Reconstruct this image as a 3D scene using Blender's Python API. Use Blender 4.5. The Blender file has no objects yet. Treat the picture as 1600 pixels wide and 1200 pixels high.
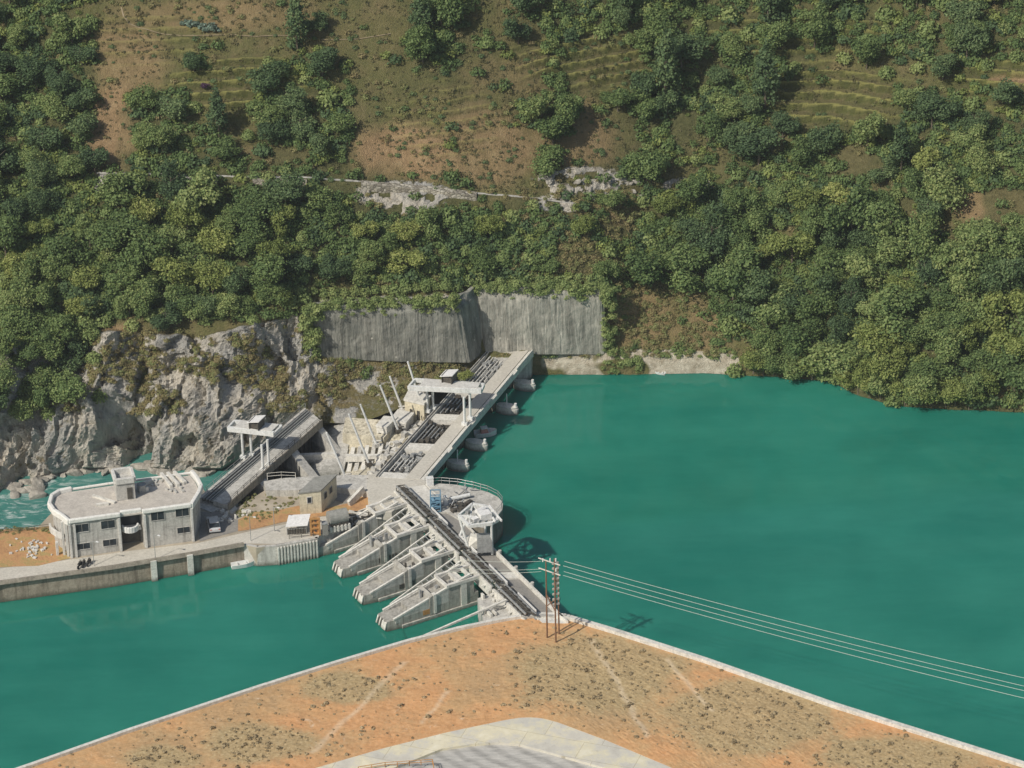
import bpy, math, random
import numpy as np
from mathutils import Vector, Matrix
R = math.radians
random.seed(7); rng = np.random.default_rng(11)
scn = bpy.context.scene
COL = scn.collection

# ------------------------------------------------------------------ camera
PITCH = R(28.0); FPX = 6000.0; DIST = FPX/9.5; ROLL = 0.022
F = np.array([0, math.cos(PITCH), -math.sin(PITCH)])
R0 = np.array([1.0, 0, 0]); U0 = np.array([0, math.sin(PITCH), math.cos(PITCH)])
CAM = -F*DIST
RV = R0*math.cos(ROLL) - U0*math.sin(ROLL)      # camera right
UV = R0*math.sin(ROLL) + U0*math.cos(ROLL)      # camera up
cam = bpy.data.cameras.new('camera'); co = bpy.data.objects.new('camera', cam); COL.objects.link(co)
cam.sensor_width = 36; cam.lens = FPX*36/1600; cam.clip_end = 4000; cam.clip_start = 1
m = Matrix(((RV[0], UV[0], -F[0], CAM[0]), (RV[1], UV[1], -F[1], CAM[1]), (RV[2], UV[2], -F[2], CAM[2]), (0, 0, 0, 1)))
co.matrix_world = m; scn.camera = co

def ray(px, py):
    px = np.asarray(px, float); py = np.asarray(py, float)
    return F + RV*((px[..., None]-800)/FPX) - UV*((py[..., None]-600)/FPX)
def PN(px, py, z):
    d = ray(px, py); z = np.asarray(z, float)
    t = (z-CAM[2])/d[..., 2]
    return CAM + d*t[..., None]
def P(px, py, z):
    return Vector(PN(px, py, z).tolist())
def PV(px, py, A, B):
    """point where the sight line meets the vertical plane through A and B"""
    n = np.array([-(B[1]-A[1]), B[0]-A[0], 0.0]); d = ray(px, py)
    t = ((A[0]-CAM[0])*n[0]+(A[1]-CAM[1])*n[1])/(d@n)
    return Vector((CAM+d*t).tolist())
def proj(v):
    d = np.array(v)-CAM; w = d@F
    return 800+FPX*(d@RV)/w, 600-FPX*(d@UV)/w

# ------------------------------------------------------------------ noise
def _hash(ix, iy, iz, s):
    h = (ix*374761393 + iy*668265263 + iz*2147483647 + s*974634777) & 0xffffffff
    h = ((h ^ (h >> 13))*1274126177) & 0xffffffff
    h = h ^ (h >> 16)
    return (h & 0xffff)/65535.0
def vnoise(p, s=0):
    p = np.asarray(p, float); i = np.floor(p).astype(np.int64); f = p-i; f = f*f*(3-2*f)
    r = 0
    for dx in (0, 1):
        wx = f[..., 0] if dx else 1-f[..., 0]
        for dy in (0, 1):
            wy = f[..., 1] if dy else 1-f[..., 1]
            for dz in (0, 1):
                wz = f[..., 2] if dz else 1-f[..., 2]
                r = r + wx*wy*wz*_hash(i[..., 0]+dx, i[..., 1]+dy, i[..., 2]+dz, s)
    return r*2-1
def fbm(p, o=4, s=0, g=0.5):
    r = 0; a = 1.0; t = 0
    for k in range(o):
        r = r + a*vnoise(p*(2.03**k), s+k); t += a; a *= g
    return r/t
def ridged(p, o=4, s=0):
    r = 0; a = 1.0; t = 0
    for k in range(o):
        r = r + a*(1-2*np.abs(vnoise(p*(2.1**k), s+k))); t += a; a *= 0.5
    return r/t

# ------------------------------------------------------------------ tagging / building helpers
def tag(o, label=None, cat=None, group=None, kind=None):
    if label: o['label'] = label
    if cat: o['category'] = cat
    if group: o['group'] = group
    if kind: o['kind'] = kind
    return o
def empty(name, loc=(0, 0, 0), rz=0.0):
    o = bpy.data.objects.new(name, None); COL.objects.link(o)
    o.location = loc; o.rotation_euler = (0, 0, rz); o.empty_display_size = 0.5
    return o
def thing(name, loc, label, cat, group=None, rz=0.0):
    return tag(empty(name, loc, rz), label, cat, group)
def root_of(o):
    while o.parent: o = o.parent
    return o
class MB:
    """collects shapes in world (or local) coordinates, builds ONE mesh object"""
    def __init__(s): s.v = []; s.f = []
    def add(s, vs, fs):
        b = len(s.v); s.v += [tuple(v) for v in vs]; s.f += [tuple(b+i for i in f) for f in fs]
    def hexa(s, b, t):          # b, t: 4 bottom points and 4 top points, counterclockwise from above
        s.add(list(b)+list(t), [(3, 2, 1, 0), (4, 5, 6, 7), (0, 1, 5, 4), (1, 2, 6, 5), (2, 3, 7, 6), (3, 0, 4, 7)])
    def box(s, c, d, rz=0.0):
        ca, sa = math.cos(rz), math.sin(rz); pts = []
        for z in (-.5, .5):
            for x, y in ((-.5, -.5), (.5, -.5), (.5, .5), (-.5, .5)):
                X, Y = x*d[0], y*d[1]
                pts.append((c[0]+X*ca-Y*sa, c[1]+X*sa+Y*ca, c[2]+z*d[2]))
        s.hexa(pts[:4], pts[4:])
    def prism(s, poly, z0, z1, inset_top=None):
        a = sum(poly[i][0]*poly[(i+1) % len(poly)][1]-poly[(i+1) % len(poly)][0]*poly[i][1] for i in range(len(poly)))
        if a < 0: poly = poly[::-1]
        n = len(poly); top = poly
        vs = [(p[0], p[1], z0) for p in poly]+[(p[0], p[1], z1 if not callable(z1) else z1(p)) for p in top]
        fs = [tuple(range(n-1, -1, -1)), tuple(range(n, 2*n))]+[(i, (i+1) % n, n+(i+1) % n, n+i) for i in range(n)]
        s.add(vs, fs)
    def beam(s, a, b, w, h):    # rectangular bar from a to b, w sideways, h up
        a, b = Vector(a), Vector(b); d = (b-a).normalized()
        up = Vector((0, 0, 1)) if abs(d.z) < .98 else Vector((0, 1, 0))
        x = d.cross(up).normalized(); y = x.cross(d).normalized()
        q = lambda p: [p-x*w/2-y*h/2, p+x*w/2-y*h/2, p+x*w/2+y*h/2, p-x*w/2+y*h/2]
        A, B = q(a), q(b)
        s.add(A+B, [(0, 1, 2, 3), (7, 6, 5, 4), (0, 4, 5, 1), (1, 5, 6, 2), (2, 6, 7, 3), (3, 7, 4, 0)])
    def tube(s, a, b, r, n=8, r2=None):
        a, b = Vector(a), Vector(b); d = (b-a).normalized(); r2 = r if r2 is None else r2
        up = Vector((0, 0, 1)) if abs(d.z) < .98 else Vector((0, 1, 0))
        x = d.cross(up).normalized(); y = x.cross(d).normalized()
        A = [a+x*math.cos(t)*r+y*math.sin(t)*r for t in [2*math.pi*i/n for i in range(n)]]
        B = [b+x*math.cos(t)*r2+y*math.sin(t)*r2 for t in [2*math.pi*i/n for i in range(n)]]
        s.add(A+B, [tuple(range(n)), tuple(range(2*n-1, n-1, -1))]+[(i, n+i, n+(i+1) % n, (i+1) % n) for i in range(n)])
    def build(s, name, mat, parent=None, smooth=False, bevel=0):
        me = bpy.data.meshes.new(name)
        off = Vector((0, 0, 0))
        if parent is not None and not getattr(s, 'local', False): off = root_of(parent).location
        me.from_pydata([(v[0]-off.x, v[1]-off.y, v[2]-off.z) for v in s.v], [], s.f)
        me.materials.append(mat)
        if smooth: me.polygons.foreach_set('use_smooth', [True]*len(me.polygons))
        me.update()
        o = bpy.data.objects.new(name, me); COL.objects.link(o)
        if parent is not None: o.parent = parent
        if bevel:
            b = o.modifiers.new('bevel', 'BEVEL'); b.width = bevel; b.segments = 2; b.limit_method = 'ANGLE'
        return o
class SB:
    """like MB, but every shape becomes an object of its own"""
    def __init__(s): s.parts = []
    def __getattr__(s, k):
        def f(*a, **kw):
            m_ = MB(); getattr(m_, k)(*a, **kw); s.parts.append(m_)
        return f
    def make(s, name, mat, parent, **kw):
        return [m_.build(name, mat, parent, **kw) for m_ in s.parts]
def LB():
    m_ = MB(); m_.local = True; return m_
def copy_tree(o, parent=None):
    c = o.copy(); COL.objects.link(c)
    if parent: c.parent = parent
    for ch in list(o.children): copy_tree(ch, c)
    return c
def npmesh(name, verts, faces, mat, parent=None, smooth=False, attrs=None):
    """fast mesh from arrays; faces Nx4 or Nx3"""
    me = bpy.data.meshes.new(name); verts = np.asarray(verts, np.float32); faces = np.asarray(faces, np.int32)
    k = faces.shape[1]
    me.vertices.add(len(verts)); me.vertices.foreach_set('co', verts.ravel())
    me.loops.add(faces.size); me.loops.foreach_set('vertex_index', faces.ravel())
    me.polygons.add(len(faces)); me.polygons.foreach_set('loop_start', np.arange(0, faces.size, k, dtype=np.int32))
    me.polygons.foreach_set('loop_total', np.full(len(faces), k, np.int32))
    me.polygons.foreach_set('use_smooth', np.full(len(faces), bool(smooth)))
    me.update(calc_edges=True); me.materials.append(mat)
    for an, (dom, arr) in (attrs or {}).items():
        if arr.ndim == 1:
            a = me.attributes.new(an, 'FLOAT', dom); a.data.foreach_set('value', arr.astype(np.float32))
        else:
            a = me.attributes.new(an, 'FLOAT_COLOR', dom)
            c4 = np.ones((len(arr), 4), np.float32); c4[:, :3] = arr; a.data.foreach_set('color', c4.ravel())
    o = bpy.data.objects.new(name, me); COL.objects.link(o)
    if parent is not None: o.parent = parent
    return o

# ------------------------------------------------------------------ materials
class NT:
    def __init__(s, name):
        s.m = bpy.data.materials.new(name); s.m.use_nodes = True; s.t = s.m.node_tree; s.n = s.t.nodes
        s.b = s.n['Principled BSDF']; s.out = s.n['Material Output']
    def new(s, t, **k):
        n = s.n.new(t)
        for a, v in k.items():
            if a.startswith('_'): setattr(n, a[1:], v)
        return n
    def link(s, a, b): s.t.links.new(a, b)
    def coord(s, scale=(1, 1, 1), obj=False, rot=(0, 0, 0)):
        if obj: src = s.new('ShaderNodeTexCoord').outputs['Object']
        else: src = s.new('ShaderNodeNewGeometry').outputs['Position']
        mp = s.new('ShaderNodeMapping'); mp.inputs['Scale'].default_value = scale; mp.inputs['Rotation'].default_value = rot
        s.link(src, mp.inputs['Vector']); return mp.outputs[0]
    def noise(s, vec, scale, detail=4, rough=.6, dist=0.0):
        n = s.new('ShaderNodeTexNoise'); n.inputs['Scale'].default_value = scale; n.inputs['Detail'].default_value = detail
        n.inputs['Roughness'].default_value = rough; n.inputs['Distortion'].default_value = dist
        s.link(vec, n.inputs['Vector']); return n.outputs['Fac']
    def ramp(s, fac, stops):
        r = s.new('ShaderNodeValToRGB'); e = r.color_ramp.elements
        while len(e) < len(stops): e.new(0.5)
        for q, (p_, c) in zip(e, stops): q.position = p_; q.color = (*c, 1) if not isinstance(c, float) else (c, c, c, 1)
        s.link(fac, r.inputs[0]); return r.outputs[0]
    def mix(s, fac, a, b, mode='MIX'):
        n = s.new('ShaderNodeMix', _data_type='RGBA', _blend_type=mode)
        for i, v in ((0, fac), (6, a), (7, b)):
            if isinstance(v, (int, float)): n.inputs[i].default_value = v
            elif isinstance(v, tuple): n.inputs[i].default_value = (*v, 1)
            else: s.link(v, n.inputs[i])
        return n.outputs[2]
    def math(s, op, a, b=0.0, clamp=False):
        n = s.new('ShaderNodeMath', _operation=op, _use_clamp=clamp)
        for i, v in ((0, a), (1, b)):
            if isinstance(v, (int, float)): n.inputs[i].default_value = v
            else: s.link(v, n.inputs[i])
        return n.outputs[0]
    def attr(s, name, typ='GEOMETRY'):
        n = s.new('ShaderNodeAttribute'); n.attribute_name = name; n.attribute_type = typ; return n
    def bump(s, h, strength=.5, dist=.1):
        n = s.new('ShaderNodeBump'); n.inputs['Strength'].default_value = strength; n.inputs['Distance'].default_value = dist
        s.link(h, n.inputs['Height']); s.link(n.outputs[0], s.b.inputs['Normal'])
    def fin(s, col=None, rough=.85, metal=0.0, spec=.3):
        if col is not None:
            if isinstance(col, tuple): s.b.inputs['Base Color'].default_value = (*col, 1)
            else: s.link(col, s.b.inputs['Base Color'])
        s.b.inputs['Roughness'].default_value = rough; s.b.inputs['Metallic'].default_value = metal
        s.b.inputs['Specular IOR Level'].default_value = spec
        return s.m
def dirty(name, c1, c2, scale=.6, rough=.85, streak=0.5, dark=(.10, .09, .075), obj=False, bump=.3, metal=0.0, fine=3.0):
    n = NT(name); v = n.coord((1, 1, 1), obj)
    col = n.ramp(n.noise(v, scale, 6, .65), [(.3, c1), (.7, c2)])
    col = n.mix(.35, col, n.ramp(n.noise(v, fine, 5, .7), [(.3, tuple(x*.55 for x in c1)), (.7, tuple(min(1, x*1.25) for x in c2))]))
    bl = n.ramp(n.noise(v, scale*2.7, 7, .75, .5), [(.50, 0.0), (.68, 1.0)])
    if streak: col = n.mix(n.math('MULTIPLY', bl, .30+.3*streak), col, tuple(x*.38 for x in c1))
    if streak:
        sv = n.coord((1.6, 1.6, .12), obj)
        st = n.ramp(n.noise(sv, 1.1, 5, .7), [(.48, 0.0), (.68, 1.0)])
        col = n.mix(n.math('MULTIPLY', st, streak), col, dark)
    if streak >= .25 and not obj and ('concrete' in name or 'plaster' in name):
        sp_ = n.new('ShaderNodeSeparateXYZ'); n.link(v, sp_.inputs[0])
        zz = n.math('ADD', sp_.outputs[2], n.math('MULTIPLY', n.noise(v, 1.2, 5, .7), -1.1))
        tide = n.ramp(n.math('MULTIPLY', n.math('ADD', zz, 1.0), .5), [(.30, .75), (.62, 0.0)])
        col = n.mix(tide, col, (.075, .08, .055))
        hs_ = n.ramp(n.noise(n.coord((.25, .25, 2.2)), 1.4, 4, .6), [(.60, 0.0), (.66, .35)])
        col = n.mix(hs_, col, tuple(x*.45 for x in c1))
    n.bump(n.noise(v, fine*1.5, 4), bump, .05)
    return n.fin(col, rough, metal)
M = {}
M['concrete'] = dirty('weathered_concrete', (.43, .42, .385), (.62, .605, .56), .35, streak=.45)
M['concrete_light'] = dirty('pale_concrete', (.60, .585, .53), (.77, .75, .69), .5, streak=.25)
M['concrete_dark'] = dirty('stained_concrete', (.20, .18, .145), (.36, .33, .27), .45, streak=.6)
M['concrete_mid'] = dirty('grey_weathered_concrete', (.33, .32, .285), (.47, .455, .41), .6, streak=.6, fine=2.5, bump=.5)
M['road'] = dirty('dusty_concrete_roadway', (.48, .455, .39), (.62, .59, .52), .25, streak=0, bump=.15)
M['quay_wall'] = dirty('brown_stained_quay_concrete', (.25, .21, .16), (.40, .35, .28), .5, streak=.7, dark=(.09, .07, .05))
M['yellow_concrete'] = dirty('cream_wall_render', (.60, .53, .37), (.76, .70, .54), .5, streak=.3)
M['plaster'] = dirty('white_weathered_plaster', (.56, .55, .52), (.70, .69, .65), .5, streak=.22)
M['plaster_grey'] = dirty('grey_plaster_wall', (.44, .43, .40), (.58, .57, .53), .7, streak=.5)
M['roofslab'] = dirty('dusty_roof_slab', (.40, .37, .33), (.60, .56, .50), .8, streak=0)
M['white_steel'] = dirty('white_painted_steel', (.68, .70, .68), (.80, .81, .79), 1.2, .5, streak=.2, bump=.05)
M['grey_steel'] = dirty('galvanised_steel', (.34, .35, .35), (.48, .49, .48), 1.5, .45, streak=.3, bump=.05, metal=.3)
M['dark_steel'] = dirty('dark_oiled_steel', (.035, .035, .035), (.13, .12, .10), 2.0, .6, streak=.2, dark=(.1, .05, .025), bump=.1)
M['rust'] = dirty('orange_rusty_steel', (.42, .20, .07), (.62, .34, .13), 2.0, .8, streak=.3, dark=(.15, .06, .02))
M['blue_steel'] = dirty('blue_painted_steel', (.10, .22, .33), (.20, .36, .48), 2.0, .5, streak=.2, bump=.05)
M['wood'] = dirty('brown_weathered_pole_wood', (.16, .085, .05), (.26, .15, .09), 2.0, .85, streak=.3)
M['wire'] = dirty('aluminium_conductor', (.50, .56, .50), (.62, .68, .62), 2.0, .5, streak=0)
M['tile_grey'] = dirty('grey_sheet_roofing', (.25, .25, .23), (.36, .36, .33), 1.0, .7, streak=.2)
def glassmat(name, c=(.02, .025, .03)):
    n = NT(name); v = n.coord()
    return n.fin(n.ramp(n.noise(v, 1.3, 2), [(.3, c), (.7, tuple(x*2 for x in c))]), .35, 0, .3)
M['glass'] = glassmat('dark_window_glass')
M['car_white'] = dirty('silver_white_car_paint', (.50, .51, .52), (.58, .59, .60), 2.0, .3, streak=0, obj=True, bump=0)
M['rubber'] = dirty('black_rubber', (.02, .02, .02), (.04, .04, .04), 2.0, .8, streak=0, obj=True)
M['boat_white'] = dirty('white_boat_paint', (.70, .72, .70), (.80, .80, .78), 1.0, .35, streak=.1, obj=True, bump=0)
M['red_paint'] = dirty('faded_red_paint', (.45, .20, .17), (.55, .28, .24), 1.0, .5, streak=0, obj=True)
M['tarp'] = dirty('white_tarpaulin', (.72, .72, .70), (.82, .82, .80), 1.0, .7, streak=.1)
M['trail'] = dirty('trodden_earth', (.27, .21, .13), (.40, .33, .22), .8, streak=0)
M['asphalt'] = dirty('grey_dusty_yard', (.20, .20, .19), (.32, .30, .27), .4, streak=0)

# rock wall (shotcrete) : vertical striped grey
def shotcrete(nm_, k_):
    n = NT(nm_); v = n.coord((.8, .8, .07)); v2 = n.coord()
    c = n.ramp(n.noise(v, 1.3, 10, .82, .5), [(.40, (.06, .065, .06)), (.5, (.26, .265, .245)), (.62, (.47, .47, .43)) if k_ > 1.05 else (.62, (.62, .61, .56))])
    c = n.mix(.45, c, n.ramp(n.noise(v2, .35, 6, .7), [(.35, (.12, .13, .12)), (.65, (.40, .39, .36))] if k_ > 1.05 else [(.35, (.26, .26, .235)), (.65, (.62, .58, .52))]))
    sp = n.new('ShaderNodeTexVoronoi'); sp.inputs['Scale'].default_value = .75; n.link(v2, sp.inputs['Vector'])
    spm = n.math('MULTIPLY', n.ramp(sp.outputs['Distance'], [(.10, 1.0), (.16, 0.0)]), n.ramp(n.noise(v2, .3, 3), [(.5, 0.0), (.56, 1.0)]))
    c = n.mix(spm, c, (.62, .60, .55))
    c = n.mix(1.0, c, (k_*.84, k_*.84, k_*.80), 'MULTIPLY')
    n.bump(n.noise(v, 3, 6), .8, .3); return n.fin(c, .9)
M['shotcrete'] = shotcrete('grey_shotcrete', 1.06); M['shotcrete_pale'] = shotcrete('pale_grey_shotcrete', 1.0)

# foliage
BR = 2.02
def foliage(name, stops, brown=0.0):
    n = NT(name); a = n.attr('tone'); oi = n.new('ShaderNodeObjectInfo')
    t = n.math('ADD', n.math('MULTIPLY', a.outputs['Fac'], .5), n.math('MULTIPLY', oi.outputs['Random'], .5))
    stops = [(p_, (c_[0]*BR*.97, c_[1]*BR*1.03, c_[2]*BR*1.15)) for p_, c_ in stops]
    c = n.ramp(t, stops)
    tr = n.new('ShaderNodeBsdfTranslucent'); n.link(c, tr.inputs[0])
    ms = n.new('ShaderNodeMixShader'); ms.inputs[0].default_value = .34
    m_ = n.fin(c, .65, 0, .25); n.link(n.b.outputs[0], ms.inputs[1]); n.link(tr.outputs[0], ms.inputs[2]); n.link(ms.outputs[0], n.out.inputs[0])
    return m_
M['leaf_mid'] = foliage('green_broadleaf_foliage', [(.0, (.040, .062, .022)), (.35, (.080, .112, .036)), (.7, (.130, .158, .052)), (1, (.20, .21, .075))])
M['leaf_dark'] = foliage('dark_green_foliage', [(.0, (.030, .048, .022)), (.4, (.056, .084, .034)), (.75, (.085, .115, .045)), (1, (.13, .155, .06))])
M['leaf_pale'] = foliage('yellow_green_foliage', [(.0, (.07, .09, .025)), (.4, (.12, .14, .038)), (.75, (.18, .19, .055)), (1, (.25, .24, .08))])
M['leaf_dry'] = foliage('dry_scrub_foliage', [(.0, (.09, .07, .035)), (.35, (.17, .135, .06)), (.6, (.13, .145, .05)), (1, (.30, .25, .125))])
M['leaf_purple'] = foliage('purple_leaf_foliage', [(.0, (.03, .015, .025)), (.5, (.07, .035, .06)), (1, (.13, .07, .11))])
M['leaf_blue'] = foliage('blue_green_succulent', [(.0, (.07, .09, .06)), (.5, (.115, .15, .105)), (1, (.18, .22, .165))])
M['tuft_dry'] = foliage('dry_grass_tufts', [(.0, (.15, .11, .06)), (.5, (.26, .20, .11)), (1, (.38, .31, .19))])
M['slope_tuft'] = foliage('olive_grass_tufts', [(.0, (.055, .055, .022)), (.5, (.095, .085, .038)), (1, (.15, .125, .06))])
M['bark'] = dirty('tree_bark', (.10, .08, .06), (.19, .16, .12), 2.0, .9, streak=0, obj=True)

# ------------------------------------------------------------------ light and sky
SUN = Vector((-.53, -.50, .69)).normalized()    # towards the sun: left, behind the camera
el = math.asin(SUN.z); az = math.atan2(SUN.x, SUN.y)
L = bpy.data.lights.new('sun', 'SUN'); L.energy = 3.9; L.angle = R(.5); L.color = (1.0, .93, .82)
lo = bpy.data.objects.new('sun', L); COL.objects.link(lo); lo.rotation_euler = SUN.to_track_quat('Z', 'Y').to_euler()
w = bpy.data.worlds.new('World'); scn.world = w; w.use_nodes = True
sk = w.node_tree.nodes.new('ShaderNodeTexSky'); sk.sky_type = 'NISHITA'; sk.sun_disc = False
sk.sun_elevation = el; sk.sun_rotation = az; sk.air_density = 1.2; sk.dust_density = 2.0
bg = w.node_tree.nodes['Background']; bg.inputs[1].default_value = .075
w.node_tree.links.new(sk.outputs[0], bg.inputs[0])
scn.view_settings.view_transform = 'Standard'; scn.view_settings.look = 'None'
scn.view_settings.exposure = 0.0; scn.view_settings.gamma = 1.0

# ------------------------------------------------------------------ hillside (lofted through contour lines)
ST = {
 'L0': [(-400,812,-9),(0,775,-8),(130,745,-8),(350,745,-8),(400,712,-6),(500,670,-1),(620,645,-1),(740,585,-1),(800,580,-1),(840,597,-3),(1000,596,-3),(1160,597,-3),(1300,608,-3),(1340,628,-3),(1400,646,-3),(1600,655,-3),(2000,705,-3)],
 'L1': [(-400,800,-4.2),(0,762,-4.2),(60,746,-4.2),(130,734,-4.2),(200,730,-4.2),(300,735,-4.2),(350,733,-4.2),(400,700,-2),(450,665,0),(500,660,1.2),(560,662,1.6),(620,640,3.2),(680,604,3.3),(740,575,3.4),(800,566,3.2),(840,588,-.3),(900,588,-.3),(1000,588,-.3),(1100,586,-.3),(1160,589,-.3),(1230,592,-.3),(1300,600,-.3),(1340,620,-.3),(1400,638,-.3),(1480,642,-.3),(1600,647,-.3),(2000,695,-.3)],
 'L2': [(-400,720,1),(0,690,3),(150,672,2.4),(215,690,1.0),(300,670,2),(400,640,4.3),(480,622,4.2),(500,610,4.2),(600,590,4.4),(700,575,4.4),(745,563,4.4),(762,556,4.3),(820,552,4.3),(845,566,1.8),(945,570,1.6),(1000,568,1.6),(1100,567,1.6),(1160,566,2),(1300,575,2.5),(1340,600,1.7),(1400,616,1.7),(1600,625,1.9),(2000,670,2)],
 'L3': [(-400,640,8),(0,610,10.4),(150,600,8.9),(215,605,8.0),(300,600,8.4),(400,580,9.6),(480,560,9.4),(500,551,8.6),(600,552,7.6),(700,555,6.3),(728,556,5.8),(745,552,5.2),(762,547,4.8),(820,548,4.6),(860,550,3.4),(945,550,3.2),(1000,552,3.0),(1100,553,2.9),(1160,550,3.4),(1300,550,4.4),(1340,570,4.2),(1400,580,4.4),(1600,590,4.6),(2000,630,5)],
 'L4': [(-400,560,15),(0,540,16.0),(100,530,15.6),(150,517,16.2),(200,512,16.4),(300,520,15.4),(400,500,16.9),(480,474,17.4),(500,466,17.2),(600,460,16.4),(700,458,15.7),(722,458,15.2),(745,450,14.9),(762,445,14.7),(850,446,14.0),(945,452,13.2),(1000,470,9.6),(1100,470,9.4),(1160,480,8.8),(1300,480,9.5),(1340,500,9.3),(1400,510,9.6),(1600,520,9.8),(2000,560,10)],
 'L5': [(-400,285,33),(0,273,33.5),(300,276,32),(480,279,31),(600,290,28.5),(700,302,27),(800,312,25.5),(900,325,23.5),(1000,320,21),(1100,305,21),(1300,290,23.5),(1600,300,25),(2000,310,27)],
 'L6': [(-400,280,33.1),(0,268,33.6),(300,270,32.1),(480,273,31.1),(600,284,28.6),(700,296,27.1),(800,306,25.6),(900,318,23.8),(1000,312,21.6),(1100,297,21.6),(1300,280,24.2),(1600,290,25.7),(2000,300,27.6)],
 'L7': [(-400,140,43),(300,140,42),(700,150,39),(1000,150,34),(1300,140,33.5),(1600,150,35),(2000,160,37)],
 'L8': [(-400,0,54),(400,0,52.5),(800,0,50),(1100,0,45),(1600,0,46),(2000,0,47)],
 'L9': [(-400,-140,66),(400,-140,64),(800,-140,61),(1600,-140,57),(2000,-140,58)],
}
order = ['L0', 'L1', 'L2', 'L3', 'L4', 'L5', 'L6', 'L7', 'L8', 'L9']
nrow = [3, 30, 26, 44, 70, 4, 50, 48, 24]
cols = np.concatenate([np.arange(-400, -60, 12), np.arange(-60, 1660, 3.2), np.arange(1660, 2001, 12)])
LY = {}; pts = []
def sm(a, k=5):
    return a
for L_ in order:
    a = np.array(ST[L_], float)
    pts.append((np.interp(cols, a[:, 0], a[:, 1]), np.interp(cols, a[:, 0], a[:, 2])))
G = []; GY = []
for k in range(len(order)-1):
    A = PN(cols, pts[k][0], pts[k][1]); B = PN(cols, pts[k+1][0], pts[k+1][1])
    nr = nrow[k]; last = (k == len(order)-2)
    for i in range(nr+(1 if last else 0)):
        t = i/nr
        G.append(A*(1-t)+B*t); GY.append(pts[k][0]*(1-t)+pts[k+1][0]*t)
G = np.array(G); GY = np.array(GY); NR, NC = GY.shape     # rows bottom to top
GX = np.broadcast_to(cols, GY.shape)
def blob(x, y, rx, ry, soft=.5):
    d = np.sqrt(((GX-x)/rx)**2+((GY-y)/ry)**2)
    return np.clip((1-d)/soft+.5, 0, 1)
def ss(a, b, x):
    t = np.clip((x-a)/(b-a), 0, 1); return t*t*(3-2*t)
L4y = pts[4][0]; L5y = pts[5][0]
wob = fbm(G*.12, 3, 5)*22+fbm(G*.6, 3, 9)*10
below = ss(-6, 10, GY-L4y+wob*.6)           # 1 below the cliff top line
rock = below*ss(520, 470, GX)               # left cliff
rock = np.maximum(rock, below*ss(1150, 960, GX)*ss(930, 950, GX)*0.15)
rock = np.maximum(rock, below*ss(470, 500, GX)*ss(760, 730, GX)*(.35+.35*(fbm(G*.3, 3, 21) > 0)))
for (x, y, rx, ry) in [(910, 285, 75, 24), (1075, 290, 40, 12), (880, 318, 45, 14), (180, 285, 40, 18), (630, 305, 75, 22), (650, 325, 30, 18)]:
    rock = np.maximum(rock, blob(x, y, rx, ry)*(.6+.4*np.sign(fbm(G*.5, 3, 31)+.15)))
soil = np.zeros_like(rock)
for (x, y, rx, ry, s_) in [(180, 200, 45, 75, 1), (200, 90, 60, 60, .6), (630, 240, 80, 45, 1), (330, 25, 150, 25, .5), (760, 230, 80, 60, .7), (890, 210, 70, 60, .6), (830, 120, 120, 30, .3),
        (1000, 500, 60, 50, .55), (960, 460, 50, 30, .5), (1090, 520, 50, 30, .45), (1550, 320, 70, 30, .8), (1330, 245, 35, 30, .8), (20, 310, 25, 22, .8), (180, 525, 40, 18, 1.), (260, 540, 50, 18, .8),
        (130, 590, 35, 30, .6), (690, 560, 60, 10, .7), (850, 560, 35, 10, .5), (640, 570, 90, 30, .4), (520, 600, 60, 50, .5), (950, 330, 60, 25, .5), (1560, 625, 50, 14, .9), (1110, 450, 45, 70, .45), (430, 240, 80, 16, .5), (1580, 127, 40, 8, 1)]:
    soil = np.maximum(soil, blob(x, y, rx, ry)*s_)
soil = np.clip(soil+fbm(G*.25, 4, 41)*.3, 0, 1)
bench = blob(1000, 570, 190, 24, .3)*ss(830, 850, GX)*ss(1165, 1145, GX)*np.clip(.8+fbm(G*.25, 3, 47)*1.2+ss(1000, 1060, GX)*.5-(blob(970, 577, 40, 14))*.7, 0, 1)
# displacement
d = np.zeros_like(G)
nrm = np.array([-.15, -.75, .55])
cl = below*ss(560, 470, GX)
strata = G@np.array([[.55, .1, .0], [.1, .5, 0], [-.42, .15, .22]])
def cells(p, s):
    i = np.floor(p).astype(np.int64); best = np.full(p.shape[:-1], 9.0); val = np.zeros(p.shape[:-1])
    for dx in (-1, 0, 1):
        for dy in (-1, 0, 1):
            for dz in (-1, 0, 1):
                a, b_, c_ = i[..., 0]+dx, i[..., 1]+dy, i[..., 2]+dz
                q = np.stack([a+_hash(a, b_, c_, s), b_+_hash(a, b_, c_, s+1), c_+_hash(a, b_, c_, s+2)], -1)
                dd = ((q-p)**2).sum(-1); m_ = dd < best; best = np.where(m_, dd, best)
                tl = (_hash(a, b_, c_, s+3)-.5)+((p-q)*np.stack([_hash(a, b_, c_, s+4)-.5, _hash(a, b_, c_, s+5)-.5, _hash(a, b_, c_, s+6)-.5], -1)).sum(-1)*1.6
                val = np.where(m_, tl, val)
    return val
wp_ = G+1.2*np.stack([fbm(G*.3, 2, 101), fbm(G*.3, 2, 102), fbm(G*.3, 2, 103)], -1)
cst = wp_@np.array([[.32, .05, .0], [.06, .26, 0], [-.12, .06, .075]])
amp = cl*(2.0*ridged(G*np.array([.15, .15, .09]), 3, 3)+3.0*cells(cst*.8, 201)+.8*cells(cst*2.4, 211)+.22*cells(wp_*1.9, 221)+.3*ridged(strata*1.1, 4, 8)+.15*fbm(G*2.2, 3, 4))
amp += cl*(1.6*np.sin((GX+.35*GY)*.035+1.3)*ss(760, 650, GY))
amp -= 5.0*blob(212, 690, 20, 36, .7)*cl            # cave
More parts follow.
